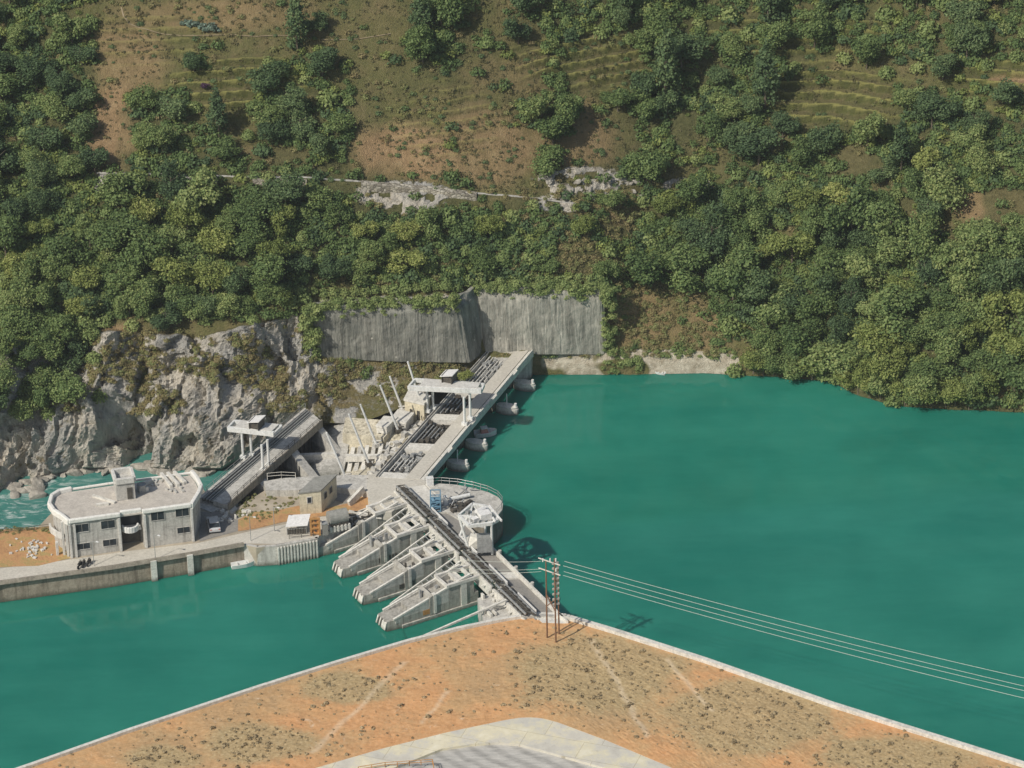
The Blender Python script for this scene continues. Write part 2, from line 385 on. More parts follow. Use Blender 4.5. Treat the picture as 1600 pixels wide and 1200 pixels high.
amp -= 2.2*blob(170, 700, 16, 26, .8)*cl
amp -= 2.0*blob(120, 560, 26, 60, .8)*cl
amp += 1.5*blob(235, 600, 60, 90, .8)*cl
up = 1-below
amp += up*(1.1*fbm(G*.05, 3, 13)+.35*fbm(G*.3, 4, 14)+.10*fbm(G*1.3, 3, 15))
oth = below*ss(470, 560, GX)*ss(-.5, .2, -np.abs(GX-400)/1e9)
amp += oth*(.35*fbm(G*.35, 4, 16)+.22*ridged(G*1.1, 3, 17))*(1-bench*.85)*ss(4.0, 9, np.abs(GY-L4y)+4)
amp += rock*up*.45*ridged(G*.9, 3, 19)
amp[:3] *= .3
G = G+nrm*amp[..., None]
# terraces cut into the upper fields
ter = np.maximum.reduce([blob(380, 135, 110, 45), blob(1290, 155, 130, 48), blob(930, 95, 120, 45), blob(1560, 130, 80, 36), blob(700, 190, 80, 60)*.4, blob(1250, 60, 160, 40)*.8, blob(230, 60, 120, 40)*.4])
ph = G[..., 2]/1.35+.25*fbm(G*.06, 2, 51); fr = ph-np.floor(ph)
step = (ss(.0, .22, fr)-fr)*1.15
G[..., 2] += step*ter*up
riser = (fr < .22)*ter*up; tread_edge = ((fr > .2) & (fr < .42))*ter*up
GP = G
idx = np.arange(NR*NC).reshape(NR, NC)
fc = np.stack([idx[:-1, :-1], idx[:-1, 1:], idx[1:, 1:], idx[1:, :-1]], -1).reshape(-1, 4)
GRID = [
 "##+..........#+.+#####++#+#+++##",
 "###...+..+..+#++.#..#+###++##+#+",
 "###.....##+.++++.#..#####+...++.",
 "###.##..#+#.+...+#++###+....##++",
 "##+.##+.###...+..+..#++#+#######",
 "###+######+++.+...+++++####.####",
 "##############++#++.########+..#",
 "########################.#######",
 "################+++.++##########",
 "########+.............+#########",
 "##+....................+########",
 "##+....................-########",
 "##.........................#####"]
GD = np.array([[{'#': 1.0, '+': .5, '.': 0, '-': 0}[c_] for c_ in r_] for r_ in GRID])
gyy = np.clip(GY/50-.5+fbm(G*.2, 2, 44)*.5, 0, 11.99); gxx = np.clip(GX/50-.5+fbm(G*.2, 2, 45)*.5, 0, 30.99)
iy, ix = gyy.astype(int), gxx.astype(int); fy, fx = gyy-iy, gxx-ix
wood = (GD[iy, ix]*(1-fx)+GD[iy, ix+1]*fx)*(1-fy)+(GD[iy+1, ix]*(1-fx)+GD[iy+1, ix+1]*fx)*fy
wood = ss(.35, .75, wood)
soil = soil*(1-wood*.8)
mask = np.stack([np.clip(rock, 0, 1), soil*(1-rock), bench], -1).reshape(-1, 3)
tm = np.stack([tread_edge, riser, cl], -1).reshape(-1, 3)
n = NT('hillside_earth_rock_and_grass'); v = n.coord(); am = n.attr('mask'); at = n.attr('terr')
sx = n.new('ShaderNodeSeparateColor'); n.link(am.outputs['Color'], sx.inputs[0])
sy = n.new('ShaderNodeSeparateColor'); n.link(at.outputs['Color'], sy.inputs[0])
grass = n.ramp(n.noise(v, .28, 8, .7), [(.3, (.10, .105, .042)), (.48, (.15, .145, .06)), (.62, (.19, .155, .08)), (.78, (.235, .18, .10))])
grass = n.mix(.4, grass, n.ramp(n.noise(v, 2.6, 6, .75), [(.32, (.05, .06, .02)), (.5, (.14, .14, .055)), (.7, (.26, .22, .12))]))
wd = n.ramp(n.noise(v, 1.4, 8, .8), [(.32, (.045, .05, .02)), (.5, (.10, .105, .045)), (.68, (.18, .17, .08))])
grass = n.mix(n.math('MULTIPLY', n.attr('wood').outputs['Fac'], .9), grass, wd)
so = n.ramp(n.noise(v, .5, 8, .7), [(.3, (.24, .16, .085)), (.5, (.37, .245, .135)), (.72, (.50, .37, .215))])
so = n.mix(.35, so, n.ramp(n.noise(v, 3.2, 6, .75), [(.35, (.10, .08, .035)), (.65, (.42, .31, .18))]))
rv = n.coord((1.0, 1.0, .45), rot=(0, .7, 0))
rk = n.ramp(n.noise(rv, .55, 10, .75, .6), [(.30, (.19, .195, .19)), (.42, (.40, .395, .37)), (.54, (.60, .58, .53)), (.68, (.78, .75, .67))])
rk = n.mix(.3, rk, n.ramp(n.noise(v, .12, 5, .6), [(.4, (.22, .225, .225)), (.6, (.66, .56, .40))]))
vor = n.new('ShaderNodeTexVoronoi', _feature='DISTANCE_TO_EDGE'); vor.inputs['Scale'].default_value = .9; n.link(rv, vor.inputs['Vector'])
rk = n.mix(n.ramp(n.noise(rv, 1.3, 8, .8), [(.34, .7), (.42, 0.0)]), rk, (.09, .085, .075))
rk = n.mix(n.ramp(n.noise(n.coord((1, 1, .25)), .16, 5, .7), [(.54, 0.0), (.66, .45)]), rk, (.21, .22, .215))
moss = n.ramp(n.noise(v, .33, 7, .75), [(.55, 0.0), (.64, 1.0)])
rk = n.mix(n.math('MULTIPLY', moss, .8), rk, n.ramp(n.noise(v, 1.5, 5, .7), [(.35, (.07, .075, .03)), (.65, (.24, .17, .08))]))
c = n.mix(sx.outputs[1], grass, so)
edge = n.math('ADD', sx.outputs[0], n.math('MULTIPLY', n.math('SUBTRACT', n.noise(v, 1.1, 6, .7), .5), .9), True)
edge = n.ramp(edge, [(.35, 0.0), (.6, 1.0)])
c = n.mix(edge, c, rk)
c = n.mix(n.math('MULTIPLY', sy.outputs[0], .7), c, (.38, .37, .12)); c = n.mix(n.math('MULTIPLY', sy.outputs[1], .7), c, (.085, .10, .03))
bn = n.ramp(n.noise(v, .9, 6, .7), [(.35, (.36, .31, .23)), (.65, (.64, .59, .48))])
c = n.mix(n.ramp(sx.outputs[2], [(.35, 0.0), (.6, 1.0)]), c, bn)
hb = n.math('ADD', n.math('MULTIPLY', n.noise(rv, 1.6, 9, .75), n.math('ADD', edge, .35)), n.noise(v, 5, 4))
n.bump(hb, .9, .45); M['hill'] = n.fin(c, .95, 0, .15)
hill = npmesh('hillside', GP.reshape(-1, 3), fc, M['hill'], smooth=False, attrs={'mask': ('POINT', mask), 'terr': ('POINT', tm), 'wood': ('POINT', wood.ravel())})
tag(hill, kind='structure')
# the ground carries on beyond the frame behind the ridge
def T(px, py):
    """point on the hillside seen at (px, py)"""
    j = np.interp(px, cols, np.arange(NC)); j0 = int(min(max(j, 0), NC-2)); fj = j-j0
    y = GY[:, j0]*(1-fj)+GY[:, j0+1]*fj
    i = np.interp(-py, -y, np.arange(NR)); i0 = int(min(max(i, 0), NR-2)); fi = i-i0
    q = (GP[i0, j0]*(1-fi)+GP[i0+1, j0]*fi)*(1-fj)+(GP[i0, j0+1]*(1-fi)+GP[i0+1, j0+1]*fi)*fj
    return Vector(q.tolist())
# ------------------------------------------------------------------ water and grounds
def sheet(name, poly_px, z, mat, kind='structure', zb=None):
    p = [P(x, y, z) for x, y in poly_px]
    b = MB()
    if zb is None:
        b.add(p, [tuple(range(len(p)))])
    else: b.prism(p, zb, z)
    o = b.build(name, mat)
    if kind: tag(o, kind=kind)
    return o
n = NT('turquoise_silty_water'); v = n.coord()
c = n.ramp(n.noise(v, .028, 5, .6), [(.40, (.009, .170, .124)), (.60, (.022, .226, .166))])
c = n.mix(.25, c, n.ramp(n.noise(n.coord((.35, 1.5, 1)), .10, 6, .7), [(.38, (.008, .150, .110)), (.66, (.045, .245, .182))]))
wv = n.coord((1, 1.6, 1))
pt = n.ramp(n.noise(v, .022, 4, .6), [(.48, .12), (.60, 1.6)])
h = n.math('ADD', n.math('MULTIPLY', n.noise(wv, .9, 5, .6), pt), n.math('MULTIPLY', n.noise(wv, .25, 3), .8))
n.bump(h, .10, .10)
M['water'] = n.fin(c, .04, 0, .5); n.b.inputs['IOR'].default_value = 1.33
n.b.inputs['Subsurface Weight'].default_value = 1.0; n.b.inputs['Subsurface Radius'].default_value = (1, 1, 1); n.b.inputs['Subsurface Scale'].default_value = 3.0
# two basins: the reservoir on the right and the calm settling basin on the left
res = MB(); q = [P(570, 900, 0), P(560, 660, 0), P(780, 500, 0), P(2100, 400, 0), P(2100, 1700, 0), P(870, 1700, 0)]
dam_line = [P(600, 905, 0), P(600, 790, 0), P(650, 735, 0), P(790, 570, 0), P(800, 480, 0), P(2300, 470, 0), P(2300, 1900, 0), P(640, 1900, 0), P(640, 1010, 0)]
b = MB(); b.add([(p.x, p.y, 0) for p in dam_line], [tuple(range(len(dam_line)))]); tag(b.build('reservoir_water', M['water']), kind='structure')
bas = [P(-700, 960, 0), P(0, 905, 0), P(175, 880, 0), P(300, 860, 0), P(385, 845, 0), P(440, 850, 0), P(599.9, 800, 0), P(599.9, 905, 0), P(639.9, 1010, 0), P(639.9, 1900, 0), P(-900, 1900, 0)]
b = MB(); b.add([(p.x, p.y, 0) for p in bas], [tuple(range(len(bas)))]); tag(b.build('basin_water', M['water']), kind='structure')
# river with rapids
n = NT('rapid_river_water'); v = n.coord((.5, 1.2, 1))
c = n.ramp(n.noise(v, .10, 4, .6), [(.3, (.035, .19, .165)), (.7, (.075, .25, .215))])
foam = n.ramp(n.noise(v, .55, 8, .72, .8), [(.50, 0.0), (.66, 1.0)])
am = n.attr('rapid'); c = n.mix(n.math('MULTIPLY', foam, am.outputs['Fac']), c, (.62, .70, .68))
n.bump(n.noise(v, 1.3, 7, .7), .7, .4); M['river'] = n.fin(c, .25, 0, .5)
gx, gy = np.meshgrid(np.linspace(-420, 560, 120), np.linspace(900, 640, 40))
W = PN(gx, gy, np.full(gx.shape, -4.0)); W[..., 2] += .22*fbm(W*.35, 4, 61)*ss(200, 60, gx)
rapid = np.clip(ss(190, 60, gx)*ss(735, 760, gy)+.12, 0, 1).ravel()
ii = np.arange(gx.size).reshape(gx.shape)
rv_ = npmesh('river_water', W.reshape(-1, 3), np.stack([ii[:-1, :-1], ii[:-1, 1:], ii[1:, 1:], ii[1:, :-1]], -1).reshape(-1, 4), M['river'], smooth=True, attrs={'rapid': ('POINT', rapid)})
tag(rv_, kind='structure')
# lake bed below everything, so nothing is open to the void
b = MB(); b.add([(-400, -400, -9.5), (500, -400, -9.5), (500, 200, -9.5), (-400, 200, -9.5)], [(0, 1, 2, 3)]); tag(b.build('valley_floor', M['concrete_dark']), kind='structure')

# island ground between river and basin
n = NT('dusty_yard_and_orange_soil'); v = n.coord()
c = n.ramp(n.noise(v, .35, 7, .7), [(.3, (.30, .26, .20)), (.55, (.42, .37, .29)), (.75, (.50, .45, .36))])
n.bump(n.noise(v, 4, 5), .4, .06); M['yard'] = n.fin(c, .95, 0, .2)
n = NT('orange_bare_soil'); v = n.coord()
c = n.ramp(n.noise(v, .5, 8, .7), [(.3, (.36, .20, .10)), (.5, (.50, .29, .14)), (.62, (.38, .29, .12)), (.75, (.56, .42, .26))])
c = n.mix(n.ramp(n.noise(v, 1.4, 6, .75), [(.6, 0.0), (.72, .6)]), c, (.10, .10, .045))
n.bump(n.noise(v, 3, 6), .8, .2); M['orange_soil'] = n.fin(c, .95, 0, .2)
GZ = 3.2
quay_line = [(-700, 1040), (-60, 923), (0, 911), (175, 887), (300, 866), (380, 851), (400, 856), (432, 853), (497, 841), (500, 834), (578, 812)]
back = [(600, 800), (600, 762), (527, 745), (470, 752), (416, 765), (372, 792), (345, 800), (318, 765), (210, 757), (82, 800), (60, 823), (-60, 832), (-700, 900)]
isl = sheet('island_ground', quay_line+back, GZ-.02, M['yard'], zb=-9.4)
sheet('orange_ground', [(-300, 865), (-60, 833), (30, 826), (78, 822), (92, 838), (110, 872), (60, 884), (0, 886), (-300, 930)], GZ+.02, M['orange_soil'])
sheet('lawn', [(372, 812), (395, 800), (430, 798), (466, 790), (505, 795), (545, 786), (578, 768), (600, 790), (596, 798), (505, 806), (440, 816), (400, 826), (372, 830)], GZ+.025, M['orange_soil'])
sheet('yard_asphalt', [(308, 800), (345, 797), (372, 812), (385, 826), (312, 846)], GZ+.015, M['asphalt'])
sheet('promenade', [(-60, 895), (0, 888), (112, 874), (200, 861), (312, 848), (400, 828), (500, 808), (590, 799), (578, 809), (503, 830), (495, 839), (432, 850), (380, 849), (300, 863), (175, 884), (0, 908), (-60, 920)], GZ+.01, M['road'])

# quay walls
def wall_strip(name, line, z0, z1, thick, mat, label, cat, group=None, parent=None, outward=-1, step=None):
    b = MB()
    pts_ = [P(x, y, z1) for x, y in line]
    for i in range(len(pts_)-1):
        a, c_ = pts_[i], pts_[i+1]; d_ = Vector((c_.x-a.x, c_.y-a.y, 0)).normalized(); nn = Vector((d_.y, -d_.x, 0))*(-outward)
        a2, c2 = a-nn*thick, c_-nn*thick
        lo_ = lambda p: (p.x, p.y, z0)
        up_ = lambda p: (p.x, p.y, z1)
        q4 = [a+nn*.25, c_+nn*.25, c2, a2]; q4b = [a, c_, c2, a2]
        b.hexa([lo_(p) for p in q4], [up_(p) for p in q4b])
    o = b.build(name, mat, parent)
    if label: tag(o, label, cat, group)
    return o
qw = thing('quay_wall', P(180, 886, GZ), 'long brown stained concrete quay wall along the left basin in front of the two-storey building', 'quay wall')
wall_strip('wall_face', [(-700, 1040), (-60, 923), (0, 911), (175, 887), (300, 866), (381, 851)], -1.5, GZ+.02, .5, M['quay_wall'], None, None, parent=qw)
wall_strip('coping', [(-700, 1036), (-60, 920.5), (0, 908.5), (175, 884.5), (300, 863.5), (381, 848.5)], GZ+.03, GZ+.5, .35, M['concrete_dark'], None, None, parent=qw)
b = MB()
for x, y in [(240, 877), (297, 868)]:
    p = P(x, y, GZ); b.box((p.x, p.y-.35, 1.4), (.9, .35, 4.2), .27)
b.build('buttress', M['concrete_light'], qw)
bw = thing('bastion_wall', P(432, 853, GZ), 'pale ribbed concrete quay corner jutting into the left basin below the white shelter', 'quay wall')
wall_strip('wall_face', [(381, 851), (402, 855), (432, 853), (497, 841), (500, 834), (580, 811)], -1.5, GZ+.03, .5, M['concrete'], None, None, parent=bw)
b = MB()
for k in range(13):
    t = k/12; x = 434+t*60; y = 853-t*11
    p = P(x, y, GZ); b.box((p.x+.05, p.y-.18, 1.2), (.22, .3, 3.6), .3)
b.build('rib', M['concrete_light'], bw)

# fallen/loose boulders along the river foot of the cliff
def rock_mesh(seed, s=1.0):
    r_ = np.random.default_rng(seed); import bmesh
    bm = bmesh.new(); bmesh.ops.create_icosphere(bm, subdivisions=3, radius=1.0)
    vs = np.array([v_.co[:] for v_ in bm.verts]); nn = vs.copy()
    sc = np.array([1.0, r_.uniform(.6, .9), r_.uniform(.5, .75)])
    vs = vs*(1+.35*ridged(vs*.9+seed, 3, seed)[:, None]+.10*fbm(vs*3+seed, 2, seed)[:, None])*sc
    for k in range(5):      # planar breaks
        dd = r_.normal(size=3); dd /= np.linalg.norm(dd); h_ = vs@dd; lim = .62
        vs -= np.outer(np.clip(h_-lim, 0, None), dd)*.85
    for v_, q_ in zip(bm.verts, vs): v_.co = q_
    me = bpy.data.meshes.new('boulder'); bm.to_mesh(me); bm.free(); return me
n = NT('pale_river_rock'); v = n.coord((1, 1, 1))
c = n.ramp(n.noise(v, .8, 8, .75), [(.3, (.16, .15, .13)), (.5, (.34, .32, .28)), (.7, (.55, .52, .45))])
n.bump(n.noise(v, 2.5, 7, .7), .8, .2); M['rock'] = n.fin(c, .9, 0, .2)
rocks = [rock_mesh(s_) for s_ in (3, 14, 25, 36, 47)]
for me in rocks: me.materials.append(M['rock'])
for i in range(58):
    x = rng.uniform(-40, 350); y = np.interp(x, [-60, 0, 60, 130, 200, 300, 350], [776, 763, 747, 735, 731, 735, 733])+rng.uniform(-7, 5)
    if i > 50: x, y = rng.uniform(0, 60), rng.uniform(757, 775)
    p = P(x, y, -3.9); s_ = rng.uniform(.5, 1.5)
    o = bpy.data.objects.new('boulder', rocks[i % 5]); COL.objects.link(o); o.location = p
    o.scale = (s_*rng.uniform(.9, 1.7), s_, s_*rng.uniform(.7, 1.1)); o.rotation_euler = (rng.uniform(-.3, .3), rng.uniform(-.3, .3), rng.uniform(0, 6.28))
    tag(o, 'pale boulder at the river edge below the left cliff', 'boulder', 'boulders lining the river under the cliff')
for i in range(34):
    x, y = (rng.uniform(850, 1010), rng.uniform(268, 318)) if i < 24 else (rng.uniform(150, 215), rng.uniform(270, 292))
    p = T(x, y); s_ = rng.uniform(.3, .75)
    o = bpy.data.objects.new('boulder', rocks[i % 5]); COL.objects.link(o); o.location = p
    o.scale = (s_*1.2, s_, s_); o.rotation_euler = (rng.uniform(-.4, .4), rng.uniform(-.4, .4), rng.uniform(0, 6.28))
    if i < 24: tag(o, 'pale boulder in the rock fall above the right end of the grey wall', 'boulder', 'boulders of the upper rock fall')
    else: tag(o, 'pale boulder in the small scree under the path at upper left', 'boulder', 'boulders of the scree below the left path')

# ------------------------------------------------------------------ shotcrete walls
def face_grid(b, A, B, C_, D_, nu, nv, fn, thick):
    """curved slab between bottom line A-B and top line D-C, displaced by fn"""
    A, B, C_, D_ = map(lambda p: np.array(p), (A, B, C_, D_))
    nrm_ = np.cross(B-A, D_-A); nrm_ /= np.linalg.norm(nrm_)
    u, v_ = np.meshgrid(np.linspace(0, 1, nu), np.linspace(0, 1, nv))
    v_ = v_*(1-.07*np.clip(fbm(np.stack([u*np.linalg.norm(B-A)*.22, u*0, u*0], -1), 4, int(A[0]) % 50)+.25, 0, 1))
    Q = (A*(1-u[..., None])+B*u[..., None])*(1-v_[..., None])+(D_*(1-u[..., None])+C_*u[..., None])*v_[..., None]
    Q = Q+nrm_*fn(Q, u, v_)[..., None]
    back_ = Q-nrm_*thick
    V = np.concatenate([Q.reshape(-1, 3), back_.reshape(-1, 3)]); n_ = nu*nv
    I = np.arange(n_).reshape(nv, nu); f = []
    f += np.stack([I[:-1, :-1], I[:-1, 1:], I[1:, 1:], I[1:, :-1]], -1).reshape(-1, 4).tolist()
    J = I+n_
    f += np.stack([J[:-1, :-1], J[1:, :-1], J[1:, 1:], J[:-1, 1:]], -1).reshape(-1, 4).tolist()
    for e0, e1 in ((I[0], J[0]), (I[-1][::-1], J[-1][::-1]), (I[:, 0][::-1], J[:, 0][::-1]), (I[:, -1], J[:, -1])):
        f += [(e0[k], e1[k], e1[k+1], e0[k+1]) for k in range(len(e0)-1)]
    b.add(V.tolist(), f)
rib = lambda Q, u, v_: .035*ridged(np.stack([Q[..., 0]*.9, Q[..., 1]*.9, Q[..., 2]*.15], -1), 3, 71)+.38*fbm(Q*.16, 3, 72)+.10*fbm(Q*1.1, 3, 74)-.9*ss(.84, 1, v_)*(.6+fbm(Q*.5, 2, 73))-.35*ss(.03, 0, u)-.35*ss(.97, 1, u)
LA, LB_ = P(489, 554, 8.3), P(734, 560, 5.2)
LD, LC = P(492, 474, 17.9), P(716, 465, 16.3)
off = Vector((0, -1.6, .0))
lw = thing('retaining_wall', P(610, 556, 6.8), 'wide grey shotcrete retaining wall with dark vertical streaks, left of the shaded corner', 'retaining wall')
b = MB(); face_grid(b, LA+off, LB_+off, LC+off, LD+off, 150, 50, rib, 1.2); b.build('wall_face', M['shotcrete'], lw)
RA, RB = P(756, 549, 4.5), P(948, 550, 2.9)
RD, RC = P(742, 446, 15.9), P(943, 449, 14.8)
off2 = Vector((0, -.9, 0))
rw = thing('retaining_wall', P(850, 549, 3.4), 'grey speckled shotcrete retaining wall behind the far end of the dam, right of the shaded corner', 'retaining wall')
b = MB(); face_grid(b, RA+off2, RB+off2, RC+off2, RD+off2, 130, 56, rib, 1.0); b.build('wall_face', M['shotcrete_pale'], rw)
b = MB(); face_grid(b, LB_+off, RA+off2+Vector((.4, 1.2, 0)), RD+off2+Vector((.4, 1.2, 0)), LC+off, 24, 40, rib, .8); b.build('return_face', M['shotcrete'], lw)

# stone walls by the path
def ribbon(name, line, hfun, thick, mat, label, cat, drop=.4):
    b = MB(); P0 = [T(x, y) for x, y in line]
    pts_ = []
    for i in range(len(P0)-1):
        for k in range(6): pts_.append(P0[i].lerp(P0[i+1], k/6))
    pts_.append(P0[-1])
    for i in range(len(pts_)-1):
        a, c_ = pts_[i], pts_[i+1]; h0, h1 = hfun(i/len(pts_)), hfun((i+1)/len(pts_))
        f_ = Vector((0, -thick, 0))
        b.hexa([a+f_-Vector((0, 0, h0+drop)), c_+f_-Vector((0, 0, h1+drop)), c_-Vector((0, 0, h1+drop)), a-Vector((0, 0, h0+drop))],
               [a+f_+Vector((0, 0, .25)), c_+f_+Vector((0, 0, .25)), c_+Vector((0, 0, .25)), a+Vector((0, 0, .25))])
    return tag(b.build(name, mat), label, cat)
n = NT('dry_stone_masonry'); v = n.coord((1, 1, 1.5))
vr = n.new('ShaderNodeTexVoronoi'); vr.inputs['Scale'].default_value = 1.5; n.link(v, vr.inputs['Vector'])
ve = n.new('ShaderNodeTexVoronoi', _feature='DISTANCE_TO_EDGE'); ve.inputs['Scale'].default_value = 1.5; n.link(v, ve.inputs['Vector'])
sc_ = n.new('ShaderNodeSeparateColor'); n.link(vr.outputs['Color'], sc_.inputs[0])
c = n.ramp(sc_.outputs[0], [(.0, (.22, .20, .165)), (.5, (.40, .37, .30)), (1, (.55, .52, .44))])
c = n.mix(n.ramp(ve.outputs['Distance'], [(.0, 1.0), (.09, .0)]), c, (.05, .045, .035))
n.bump(ve.outputs['Distance'], .8, .15); M['masonry'] = n.fin(c, .9, 0, .2)
ribbon('stone_wall', [(565, 284), (610, 288), (660, 292), (705, 298), (745, 302)], lambda t: (2.0+1.6*max(0, 1-abs(t-.5)*3.2))*(1-.6*max(0, t-.75)*4)+.15*math.sin(t*60), 1.5, M['masonry'],
       'pale tumbled dry stone wall holding up the hillside path above the centre', 'stone wall')
ribbon('stone_wall', [(268, 276), (300, 277), (340, 277)], lambda t: .7, 1.0, M['masonry'], 'low stone wall under the hillside path between the trees at upper left', 'stone wall')
ribbon('stone_wall', [(395, 280), (440, 281), (480, 282)], lambda t: .6, 1.0, M['masonry'], 'short low stone wall beside the hillside path left of the big tumbled wall', 'stone wall')
def path(name, line, w_, mat, h_=.22):
    b = MB()
    for (a, c_) in zip(line[:-1], line[1:]):
        for k in range(5):
            p0 = T(a[0]+(c_[0]-a[0])*k/5, a[1]+(c_[1]-a[1])*k/5); p1 = T(a[0]+(c_[0]-a[0])*(k+1)/5, a[1]+(c_[1]-a[1])*(k+1)/5)
            b.beam(p0+Vector((0, -.1, .02)), p1+Vector((0, -.1, .02)), w_, h_)
    tag(b.build(name, mat), kind='structure')
path('hillside_path', [(150, 270), (220, 271), (300, 273), (380, 276), (480, 277), (560, 283), (640, 290), (700, 298), (760, 303), (830, 309), (900, 318)], .5, M['concrete'], .10)
path('footpath', [(188, 10), (192, 26), (200, 36), (218, 45), (240, 50), (265, 54), (290, 56), (325, 56), (360, 54), (400, 57), (430, 55), (460, 56)], .22, M['trail'], .05)
path('footpath', [(500, 62), (560, 60), (610, 52)], .2, M['trail'], .05)

# ------------------------------------------------------------------ embankment in the foreground
EZ = 4.5
edge = [(-500, 1385), (50, 1199), (200, 1146), (400, 1079), (520, 1041), (640, 1005), (720, 985), (790, 970.5), (815, 967), (840, 965.5), (868, 966), (890, 970), (960, 991), (1100, 1036), (1300, 1106), (1450, 1153), (1600, 1200), (2100, 1357)]
rim_out = [(300, 1262), (490, 1202), (600, 1170), (700, 1145), (790, 1126), (812, 1122.5), (832, 1122), (850, 1124), (872, 1130), (950, 1159), (1050, 1201), (1250, 1290)]
rim_in = [(380, 1285), (620, 1199), (690, 1171), (735, 1164), (775, 1161), (812, 1164), (850, 1174), (900, 1188), (960, 1205), (1150, 1285)]
n = NT('orange_embankment_earth'); v = n.coord()
c = n.ramp(n.noise(v, .07, 7, .68), [(.36, (0.655, 0.317, 0.136)), (.46, (0.605, 0.326, 0.148)), (.54, (0.487, 0.317, 0.156)), (.64, (0.386, 0.283, 0.156))])
c = n.mix(.5, c, n.ramp(n.noise(v, 1.5, 8, .75), [(.3, (0.286, 0.171, 0.082)), (.48, (0.554, 0.334, 0.165)), (.7, (0.706, 0.488, 0.280))]))
c = n.mix(n.ramp(n.noise(v, .7, 7, .8), [(.57, 0.0), (.68, .45)]), c, (.38, .29, .165))
c = n.mix(n.ramp(n.noise(v, .45, 5, .7, 1.0), [(.63, 0.0), (.70, .5)]), c, (.74, .62, .46))
gf = n.ramp(n.math('ADD', n.math('MULTIPLY', n.attr('dryg').outputs['Fac'], .7), n.math('MULTIPLY', n.noise(v, 1.1, 8, .75), .6)), [(.42, 0.0), (.75, .85)])
c = n.mix(gf, c, n.ramp(n.noise(v, 2.2, 8, .75), [(.3, (0.216, 0.165, 0.086)), (.5, (0.412, 0.320, 0.173)), (.7, (0.588, 0.490, 0.298))]))
c = n.mix(n.math('MULTIPLY', n.attr('trk').outputs['Fac'], .55), c, (.74, .62, .45))
n.bump(n.math('ADD', n.noise(v, 1.8, 8, .7), n.noise(v, .5, 3)), .5, .2); M['earth'] = n.fin(c, .95, 0, .15)
# a real surface with gentle relief: strips between outer edge and rim
def resample(line, n_):
    a = np.array(line, float); s_ = np.concatenate([[0], np.cumsum(np.hypot(*np.diff(a, axis=0).T))]); t = np.linspace(0, s_[-1], n_)
    return np.stack([np.interp(t, s_, a[:, 0]), np.interp(t, s_, a[:, 1])], 1)
e1 = np.array([P(x, y, EZ)[:] for x, y in resample(edge, 420)])
ro = resample([(-300, 1500)]+rim_out+[(1900, 1560)], 420); r1 = np.array([P(x, y, EZ)[:] for x, y in ro])
nv = 150; tt = np.linspace(0, 1, nv)[:, None, None]
S = e1[None]*(1-tt)+r1[None]*tt
fall = np.clip(np.minimum(tt, 1-tt)*12, 0, 1)[..., 0]
S[..., 2] += fall*(.32*fbm(S*.12, 4, 81)+.12*fbm(S*.8, 3, 82)+.05*fbm(S*2.5, 2, 83))+np.where((tt[..., 0] > 0) & (tt[..., 0] < 1), .05, 0)
S[0, :, 2] -= .02
bot = e1.copy(); bot[:, 2] = -9.4
V = np.concatenate([bot[None], S]); ii = np.arange(V.shape[0]*V.shape[1]).reshape(V.shape[:2])
w_ = (S-CAM); dpt_ = w_@F; SX = 800+FPX*(w_@RV)/dpt_; SY = 600-FPX*(w_@UV)/dpt_
def bl2(x, y, rx, ry): return np.clip((1-np.sqrt(((SX-x)/rx)**2+((SY-y)/ry)**2))*1.6, 0, 1)
dryg = np.maximum.reduce([bl2(930, 1050, 170, 95), bl2(1180, 1120, 200, 70), bl2(400, 1160, 110, 45), bl2(540, 1075, 90, 32), bl2(1400, 1180, 160, 40), bl2(250, 1185, 80, 25)])
dryg = np.clip(dryg*1.1+fbm(S*.18, 4, 95)*.55, 0, 1)
def seg(x0, y0, x1, y1, w2_):
    t = np.clip(((SX-x0)*(x1-x0)+(SY-y0)*(y1-y0)*4)/((x1-x0)**2+4*(y1-y0)**2), 0, 1); wob2 = fbm(S*.25, 2, 96)*8
    return np.clip(1-np.hypot(SX-x0-t*(x1-x0)+wob2, (SY-y0-t*(y1-y0))*2)/w2_, 0, 1)
trk = np.maximum.reduce([seg(635, 1035, 490, 1175, 7), seg(925, 1000, 1010, 1150, 7), seg(1040, 1030, 1110, 1110, 6), seg(700, 1080, 660, 1130, 5)])
trk[0] = 0
em = npmesh('embankment_ground', V.reshape(-1, 3), np.stack([ii[:-1, :-1], ii[1:, :-1], ii[1:, 1:], ii[:-1, 1:]], -1).reshape(-1, 4), M['earth'], attrs={'dryg': ('POINT', np.concatenate([dryg[:1], dryg]).ravel()), 'trk': ('POINT', np.concatenate([trk[:1], trk]).ravel())})
tag(em, kind='structure')
# pale edge walls
def curb(name, line, w_, z0, z1, mat, label, cat, outward):
    b = MB(); a = resample(line, max(3, int(len(line)*8)))
    pts_ = [P(x, y, EZ) for x, y in a]
    for i in range(len(pts_)-1):
        p, q_ = pts_[i], pts_[i+1]; d0 = Vector((q_.x-p.x, q_.y-p.y, 0)).normalized(); n0 = Vector((-d0.y, d0.x, 0))
        r_, s_ = p+n0*w_, q_+n0*w_
        b.hexa([(t_.x, t_.y, z0) for t_ in (p, q_, s_, r_)], [(t_.x, t_.y, z1) for t_ in (p, q_, s_, r_)])
    return tag(b.build(name, mat), label, cat)
curb('embankment_parapet', edge[:9], .55, -1.5, EZ+.45, M['concrete_light'], 'pale concrete parapet along the left water edge of the orange embankment', 'parapet', 1)
curb('embankment_parapet', edge[10:], .75, -1.5, EZ+.55, M['concrete_light'], 'thick pale parapet along the right water edge of the orange embankment', 'parapet', 1)
